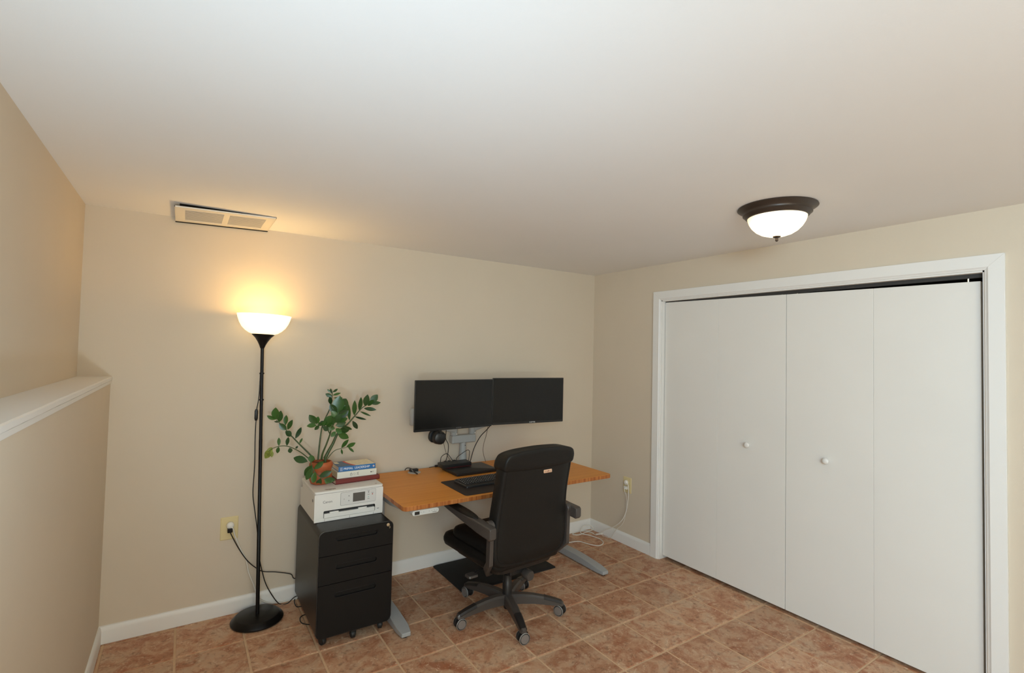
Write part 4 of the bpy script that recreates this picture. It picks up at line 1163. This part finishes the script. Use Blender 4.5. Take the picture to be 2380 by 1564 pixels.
for (P, r, c), lab in zip(DESK_CABLES, cl_labels):
    o = MB().tube(P, r, 8, 7).build('monitor_cable', M['cable_black' if c == 'black' else 'cable_brown'], smooth=60)
    tag(o, lab, 'cable', 'cables behind the monitors')

# ================================================================== MONITOR ARM
arm = thing('dual_monitor_mount', (-1.387, -0.082, DZ), 'grey double monitor mount standing on the desk behind the screens', 'monitor mount')


def rel(P, o=None):
    b = arm.location if o is None else o
    return tuple(Vector(P) - b)


MB().lathe([(0.036, 0.0), (0.036, 0.006), (0.032, 0.010), (0.031, 0.03), (0.030, 0.07), (0.026, 0.13), (0.023, 0.18)], 28).build('post', M['arm_grey'], arm, smooth=50)
MB().lathe([(0.003, -0.026), (0.003, -0.030)], 10, (0.006, 0, 0.155), 'y').build('set_screw', M['ink_black'], arm)
MB().box(-0.103, 0.100, -0.026, 0.026, 0.172, 0.232).build('hub_bar', M['arm_grey'], arm, bevel=0.010, seg=3)
for x in (-0.078, 0.077):
    MB().lathe([(0.024, 0.232), (0.027, 0.236), (0.027, 0.300), (0.022, 0.306)], 20, (x, 0.0, 0)).build('pivot', M['arm_grey'], arm, smooth=50)
    MB().lathe([(0.004, 0.0), (0.004, -0.003)], 10, (x + 0.01, -0.026, 0.244), 'y').build('screw', M['white_plug'], arm)


class _Bar:
    pass


def bar(P, w, h, side=(0, 0, 1)):
    """rectangular bar along the points; w across, h along side"""
    mb = MB()
    P = [Vector(p) for p in P]
    sd = Vector(side).normalized()
    loops = []
    for i, p in enumerate(P):
        if 0 < i < len(P) - 1:
            t = ((P[i + 1] - p).normalized() + (p - P[i - 1]).normalized()).normalized()
        else:
            t = (P[min(i + 1, len(P) - 1)] - P[max(i - 1, 0)]).normalized()
        n = t.cross(sd).normalized()
        s2 = n.cross(t).normalized()
        ww_, hh_ = (w[i], h[i]) if isinstance(w, (list, tuple)) else (w, h)
        loops.append([p + n * ww_ / 2 + s2 * hh_ / 2, p - n * ww_ / 2 + s2 * hh_ / 2, p - n * ww_ / 2 - s2 * hh_ / 2, p + n * ww_ / 2 - s2 * hh_ / 2])
    return mb.loft(loops)


bar([rel((-1.465, -0.095, 1.015)), rel((-1.62, -0.115, 1.045)), rel((-1.815, -0.165, 1.125))], 0.038, 0.05).build('lower_arm', M['arm_grey'], arm, bevel=0.008)
bar([rel((-1.31, -0.095, 1.015)), rel((-1.17, -0.105, 1.055)), rel((-1.00, -0.14, 1.16))], 0.038, 0.05).build('lower_arm', M['arm_grey'], arm, bevel=0.008)
MB().lathe([(0.026, -0.055), (0.030, -0.05), (0.030, 0.055), (0.026, 0.06)], 20, rel((-1.822, -0.170, 1.130))).build('elbow', M['arm_grey'], arm, smooth=50)
MB().lathe([(0.026, -0.055), (0.030, -0.05), (0.030, 0.055), (0.026, 0.06)], 20, rel((-0.990, -0.145, 1.185))).build('elbow', M['arm_grey'], arm, smooth=50)
bar([rel((-1.82, -0.17, 1.16)), rel((-1.70, -0.215, 1.20)), rel((-1.587, -0.265, 1.23))], 0.03, 0.045).build('upper_arm', M['arm_grey'], arm, bevel=0.006)
bar([rel((-0.99, -0.145, 1.21)), rel((-0.975, -0.20, 1.23)), rel((-0.968, -0.262, 1.235))], 0.03, 0.045).build('upper_arm', M['arm_grey'], arm, bevel=0.006)
VES = ((-1.587, -0.287, 1.229), (-0.968, -0.302, 1.239))
for x, y, z in VES:
    o = rel((x, y, z))
    MB().box(o[0] - 0.055, o[0] + 0.055, o[1] - 0.003, o[1] + 0.002, o[2] - 0.055, o[2] + 0.055).build('mount_plate', M['arm_grey'], arm, bevel=0.001)
    MB().box(o[0] - 0.02, o[0] + 0.02, o[1] + 0.001, o[1] + 0.032, o[2] - 0.025, o[2] + 0.025).build('tilt_head', M['arm_grey'], arm, bevel=0.003)


def monitor(a, b, z0, z1, label, logo):
    """a, b: the two lower outer corners of the screen face (x, y)"""
    a, b = Vector((*a, 0)), Vector((*b, 0))
    c = (a + b) / 2
    W = (b - a).length / 2 - 0.001
    ang = math.atan2(b.y - a.y, b.x - a.x)
    Hh = (z1 - z0) / 2
    t = thing('monitor', (c.x, c.y, (z0 + z1) / 2), label, 'monitor', 'two monitors on the grey arm', ang)
    MB().loft([[(x, 0.0, z) for x, z in rrect(-W, W, -Hh, Hh, 0.004, 3)], [(x, 0.012, z) for x, z in rrect(-W, W, -Hh, Hh, 0.004, 3)],
               [(x, 0.026, z) for x, z in rrect(-W * 0.86, W * 0.86, -Hh * 0.8, Hh * 0.8, 0.02, 3)], [(x, 0.036, z) for x, z in rrect(-W * 0.4, W * 0.4, -Hh * 0.5, Hh * 0.5, 0.02, 3)]]).build('housing', M['bezel'], t, bevel=0.0012)
    MB().box(-W + 0.006, W - 0.006, -0.0012, 0.002, -Hh + 0.016, Hh - 0.006).build('screen', M['screen'], t)
    if logo == 'w':
        lettering('logo', 'SCEPTRE', 0.0115, M['ink_white'], t, (0.03, -0.0004, -Hh + 0.0085), (R2(90), 0, 0), 0.0003, 'CENTER', 1.15)
    else:
        lettering('logo', 'SCEPTRE', 0.0095, M['ink_grey'], t, (0.03, -0.0004, -Hh + 0.0085), (R2(90), 0, 0), 0.0003, 'CENTER', 1.15)
    return t


monitor((-1.896, -0.352), (-1.282, -0.322), 1.056, 1.397, 'black flat monitor nearer the floor lamp, above the laptop', 'g')
monitor((-1.280, -0.322), (-0.664, -0.382), 1.062, 1.405, 'black flat monitor nearer the room corner, with white logo', 'w')

# headset hanging under the monitor nearer the lamp
hs = thing('headset', (-1.662, -0.225, 0.988), 'black over-ear headset hanging below the monitor nearer the floor lamp', 'headset')
band = [(0.0, 0.050 * math.cos(R2(a)) + 0.018, 0.095 + 0.075 * math.sin(R2(a))) for a in range(0, 181, 20)]
MB().tube([(0.0, 0.070, 0.03)] + band + [(0.0, -0.034, 0.03)], 0.009, 10, 3, 1.8).build('headband', M['black_plastic'], hs)
for y, s in ((-0.020, 1), (0.055, -1)):
    c = MB().loft([[(x * k, y - s * dy, z * k * 1.15) for x, z in rrect(-0.046, 0.046, -0.038, 0.038, 0.034, 6)] for k, dy in ((0.72, 0.024), (0.92, 0.018), (1.0, 0.008), (1.0, 0.0))])
    c.xform(Matrix.Rotation(R2(14), 4, 'Y'))
    c.build('ear_cup', M['black_plastic'], hs, smooth=50)
    c = MB().loft([[(x * k, y + s * dy, z * k * 1.15) for x, z in rrect(-0.046, 0.046, -0.038, 0.038, 0.034, 6)] for k, dy in ((0.97, 0.0), (1.05, 0.006), (1.02, 0.016), (0.8, 0.020))])
    c.xform(Matrix.Rotation(R2(14), 4, 'Y'))
    c.build('ear_pad', M['leather'], hs, smooth=50)

# ================================================================== FLOOR MAT
fm = MB().loft([[(x, y, 0.0004) for x, y in rrect(-1.580, -0.800, -0.500, -0.022, 0.012, 3)], [(x, y, 0.006) for x, y in rrect(-1.580, -0.800, -0.500, -0.022, 0.012, 3)],
                [(x, y, 0.012) for x, y in rrect(-1.565, -0.815, -0.485, -0.032, 0.012, 3)]]).build('floor_mat', M['mat_black'])
tag(fm, 'flat black standing mat on the tiles under the desk', 'floor mat')

# ================================================================== OFFICE CHAIR (local axes: +y is the way it faces)
YAW = R2(4.5)
ch = thing('office_chair', (-1.463, -0.847, 0), 'black leather high-back office chair turned to the desk', 'office chair', None, YAW)


def closed_spline(P, n=6):
    Q = [Vector((*p, 0)) for p in P]
    m = len(Q); out = []
    for i in range(m):
        a, b, c, d_ = Q[(i - 1) % m], Q[i], Q[(i + 1) % m], Q[(i + 2) % m]
        for k in range(n):
            t = k / n
            v = 0.5 * ((2 * b) + (c - a) * t + (2 * a - 5 * b + 4 * c - d_) * t * t + (3 * b - a - 3 * c + d_) * t ** 3)
            out.append((v.x, v.y))
    return out


def back_y(z):       # rear face of the backrest: leans away from the desk, hollow at the small of the back
    return -0.222 - (z - 0.4) * 0.135 + 0.022 * math.sin((z - 0.4) / 0.64 * math.pi)


half = [(0.0, 0.370), (0.14, 0.376), (0.230, 0.393), (0.270, 0.436), (0.277, 0.53), (0.271, 0.65), (0.264, 0.76), (0.262, 0.86), (0.261, 0.94), (0.250, 1.000), (0.205, 1.034), (0.10, 1.045)]
outl = half + [(0.0, 1.047)] + [(-x, z) for x, z in half[:0:-1]]
outl = closed_spline(outl, 4)


def slab(outline, rings, ymap, cz, hw, hh):
    loops = []
    for ins, dep in rings:
        lp = []
        for x, z in outline:
            zz = cz + (z - cz) * (1 - ins / hh)
            xx = x * (1 - ins / hw)
            lp.append((xx, ymap(zz) + dep, zz))
        loops.append(lp)
    return MB().loft(loops)


rings = [(0.16, 0.001), (0.09, 0.0), (0.034, 0.0), (0.027, 0.004), (0.020, 0.001), (0.010, 0.006), (0.003, 0.016), (0.0, 0.030), (0.0, 0.056), (0.004, 0.074), (0.014, 0.088), (0.034, 0.098), (0.10, 0.105), (0.18, 0.106)]
bk = slab(outl, rings, back_y, 0.71, 0.272, 0.34).build('backrest', M['leather'], ch, smooth=60)
for ins, dep in ((0.0275, 0.0035), (0.004, 0.070)):
    P = []
    for x, z in outl + outl[:1]:
        zz = 0.71 + (z - 0.71) * (1 - ins / 0.34)
        P.append((x * (1 - ins / 0.272), back_y(zz) + dep, zz))
    MB().tube(P, 0.0022, 6, 1).build('seam', M['leather'], bk)
# head cushion folded over the top
hp = [(0.0, 0.927), (0.13, 0.930), (0.22, 0.936), (0.258, 0.946), (0.264, 0.975), (0.258, 1.005), (0.236, 1.032), (0.17, 1.048), (0.08, 1.054)]
hout = closed_spline(hp + [(0.0, 1.056)] + [(-x, z) for x, z in hp[:0:-1]], 4)
hr = [(0.05, -0.003), (0.03, -0.0035), (0.010, -0.0025), (0.003, 0.001), (0.0, 0.010), (0.0, 0.085), (0.006, 0.106), (0.020, 0.120), (0.05, 0.124)]
slab(hout, hr, back_y, 0.992, 0.266, 0.065).build('head_cushion', M['leather'], ch, smooth=60)
# badge
zb = 0.910
bd = MB().loft([[(x, 0.0, z) for x, z in rrect(-0.032, 0.032, -0.0095, 0.0095, 0.004, 4)], [(x, -0.003, z) for x, z in rrect(-0.032, 0.032, -0.0095, 0.0095, 0.004, 4)],
                [(x, -0.004, z) for x, z in rrect(-0.030, 0.030, -0.0075, 0.0075, 0.003, 4)]]).build('badge', M['gold'], ch, loc=(0.062, back_y(zb), zb), rot=(R2(-6), 0, 0))
for x0, x1 in ((-0.024, -0.006), (0.006, 0.022)):
    for k in range(4):
        u = x0 + (x1 - x0) * k / 4
        MB().box(u, u + (x1 - x0) / 7, -0.0044, -0.0038, -0.003, 0.003).build('badge_letter', mat('badge_engraving', (0.42, 0.27, 0.18), 0.4) if 'badge_engraving' not in bpy.data.materials else bpy.data.materials['badge_engraving'], bd)
MB().tube([(-0.003, -0.004, -0.004), (0.0, -0.0042, 0.0), (0.003, -0.004, 0.004)], 0.002, 6, 2).build('badge_emblem', M['ink_maroon'], bd)


# seat: pan, lower cushion with a waterfall front, upper cushion
def cushion(x, y0, y1, z0, z1, rad, name, m, puff=0.012):
    lps = []
    for ins, z in ((0.03, z0), (0.008, z0 + 0.006), (0.0, z0 + (z1 - z0) * 0.35), (0.0, z0 + (z1 - z0) * 0.6), (0.010, z1 - 0.010), (0.030, z1), (0.10, z1 + puff * 0.7), (0.20, z1 + puff)):
        lps.append([(a, b, z) for a, b in rrect(-x + ins, x - ins, y0 + ins, y1 - ins, max(rad - ins, 0.01), 6)])
    return MB().loft(lps).build(name, m, ch, smooth=60)


cushion(0.262, -0.215, 0.385, 0.365, 0.440, 0.07, 'seat', M['leather'])
cushion(0.250, -0.205, 0.290, 0.432, 0.500, 0.07, 'seat_cushion', M['leather'])
MB().loft([[(x, y, 0.315) for x, y in rrect(-0.17, 0.17, -0.14, 0.22, 0.05, 4)], [(x, y, 0.338) for x, y in rrect(-0.215, 0.215, -0.18, 0.28, 0.06, 4)], [(x, y, 0.370) for x, y in rrect(-0.235, 0.235, -0.19, 0.31, 0.06, 4)]]).build('seat_pan', M['black_plastic'], ch)
MB().box(-0.065, 0.065, -0.11, 0.12, 0.272, 0.318).build('tilt_mechanism', M['black_plastic'], ch, bevel=0.008)
MB().lathe([(0.024, 0.02), (0.030, 0.0), (0.030, -0.035), (0.026, -0.042), (0.004, -0.042)], 24, (0.045, -0.125, 0.270), 'y').build('tension_knob', M['taupe'], ch, smooth=40)
lv = MB().tube([(-0.05, 0.02, 0.300), (-0.20, 0.02, 0.300), (-0.245, 0.0, 0.300)], 0.0055, 8, 3)
lv.build('lever', M['black_plastic'], ch)
MB().loft([[(x, y, 0.304) for x, y in rrect(-0.30, -0.238, -0.030, 0.020, 0.012, 4)], [(x, y, 0.290) for x, y in rrect(-0.303, -0.236, -0.034, 0.022, 0.012, 4)]]).build('lever_paddle', M['taupe'], ch, bevel=0.003)
MB().lathe([(0.029, 0.115), (0.029, 0.19), (0.026, 0.195), (0.026, 0.235), (0.018, 0.236), (0.018, 0.28)], 24).build('gas_column', M['black_plastic'], ch)
MB().lathe([(0.016, 0.028), (0.020, 0.034), (0.020, 0.075)], 20).build('column_end', M['black_plastic'], ch)

# arms: bracket, swing arm, pad
for s in (-1, 1):
    br = bar([(s * 0.290, -0.212, 0.655), (s * 0.290, -0.208, 0.435), (s * 0.264, -0.145, 0.372), (s * 0.225, -0.10, 0.335), (s * 0.15, -0.06, 0.322)], 0.040, 0.026, (1, 0, 0))
    br.build('arm_bracket', M['taupe'], ch, bevel=0.005)
    MB().lathe([(0.026, s * 0.276), (0.030, s * 0.280), (0.030, s * 0.306), (0.026, s * 0.310)], 24, (0, -0.208, 0.640), 'x').build('arm_pivot', M['taupe'], ch, smooth=40)
    xa = s * 0.323
    lps = []
    for y, z0, z1, hw_ in ((-0.282, 0.594, 0.650, 0.020), (-0.270, 0.586, 0.656, 0.024), (-0.15, 0.598, 0.664, 0.026), (0.0, 0.622, 0.672, 0.028), (0.14, 0.644, 0.678, 0.030), (0.21, 0.654, 0.680, 0.026), (0.225, 0.660, 0.678, 0.018)):
        lps.append([(xa - hw_, y, z0 + 0.008), (xa - hw_ * 0.7, y, z0), (xa + hw_ * 0.7, y, z0), (xa + hw_, y, z0 + 0.008), (xa + hw_, y, z1 - 0.006), (xa + hw_ * 0.8, y, z1), (xa - hw_ * 0.8, y, z1), (xa - hw_, y, z1 - 0.006)])
    am = MB().loft(lps).build('armrest', M['taupe'], ch, bevel=0.003, smooth=30)
    lps = []
    for k in range(15):
        t = k / 14
        y = -0.135 + 0.345 * t
        zt_ = 0.664 + 0.015 * t
        e = max(0.12, math.sin(math.pi * min(1, max(0, t))) ** 0.32)
        hw_ = 0.031 * e
        hh_ = 0.019 * e
        lps.append([(xa + hw_ * math.cos(R2(a)), y, zt_ + (hh_ * math.sin(R2(a)) if a <= 180 else 0)) for a in range(0, 181, 20)])
    MB().loft(lps).build('arm_pad', M['leather'], am, smooth=60)

# five-star base
MB().lathe([(0.030, 0.062), (0.046, 0.070), (0.050, 0.098), (0.044, 0.116), (0.030, 0.121)], 30).build('base_hub', M['taupe'], ch, smooth=45)
RB = 0.325
leg_st = ((0.030, 0.066, 0.120, 0.030), (0.090, 0.070, 0.124, 0.027), (0.160, 0.072, 0.121, 0.025), (0.225, 0.068, 0.112, 0.023), (0.290, 0.062, 0.098, 0.021), (0.335, 0.058, 0.085, 0.019), (0.346, 0.062, 0.076, 0.014))
leg_m = MB().loft([[(r, -w_, z0), (r, w_, z0), (r, w_ * 0.95, z1 - 0.010), (r, w_ * 0.6, z1), (r, -w_ * 0.6, z1), (r, -w_ * 0.95, z1 - 0.010)] for r, z0, z1, w_ in leg_st]).mesh('base_leg', M['taupe'], 30)
cap_m = MB().loft([[(r, -w_, z1 - 0.013), (r, w_, z1 - 0.013), (r, w_ * 0.98, z1 - 0.008), (r, w_ * 0.62, z1 + 0.0015), (r, -w_ * 0.62, z1 + 0.0015), (r, -w_ * 0.98, z1 - 0.008)]
                   for r, z0, z1, w_ in [(a, b, c, e + 0.0012) for a, b, c, e in leg_st[3:6]]]).mesh('leg_cap', M['taupe_dark'], 30)
hood_m = MB().loft([[(0.009 * math.cos(R2(a)), 0.009 * math.sin(R2(a)), z) for a in range(0, 360, 30)] for z in (0.045, 0.064)]).box(-0.009, 0.009, -0.026, 0.012, 0.030, 0.056).mesh('hood', M['rubber'], 30)
wheels = {}
for s in (-1, 1):
    wheels[s] = (MB().lathe([(0.024, s * 0.0095), (0.0300, s * 0.011), (0.0315, s * 0.015), (0.0315, s * 0.020), (0.029, s * 0.0245), (0.026, s * 0.0255)], 28, (0, 0, 0.0318), 'x').mesh('wheel', M['rubber'], 40),
                 MB().lathe([(0.0318, s * 0.0215), (0.0320, s * 0.0228), (0.0312, s * 0.0252), (0.0297, s * 0.0260), (0.0295, s * 0.0250)], 28, (0, 0, 0.0318), 'x', False, False).mesh('wheel_ring', M['caster_grey'], 40),
                 MB().lathe([(0.0255, s * 0.0250), (0.0245, s * 0.0278), (0.012, s * 0.0282), (0.002, s * 0.0284)], 28, (0, 0, 0.0318), 'x').mesh('wheel_hub', M['caster_hub'], 40))


def link(name, me, parent, loc=(0, 0, 0), rz=0.0):
    o = bpy.data.objects.new(name, me)
    COL.objects.link(o)
    o.parent = parent; o.location = loc; o.rotation_euler = (0, 0, rz)
    return o


for k, yaw in enumerate((20, 75, 330, 318, 75)):
    a = R2(37 + 72 * k) - YAW
    lg_ = link('base_leg', leg_m, ch, rz=a)
    link('leg_cap', cap_m, lg_)
    cs = bpy.data.objects.new('caster', None)
    COL.objects.link(cs)
    cs.parent = ch
    cs.location = (RB * math.cos(a), RB * math.sin(a), 0)
    cs.rotation_euler = (0, 0, R2((15, 10, 88, 82, 24)[k]) - YAW)
    link('hood', hood_m, cs)
    for s in (-1, 1):
        link('wheel', wheels[s][0], cs)
        link('wheel_ring', wheels[s][1], cs)
        link('wheel_hub', wheels[s][2], cs)
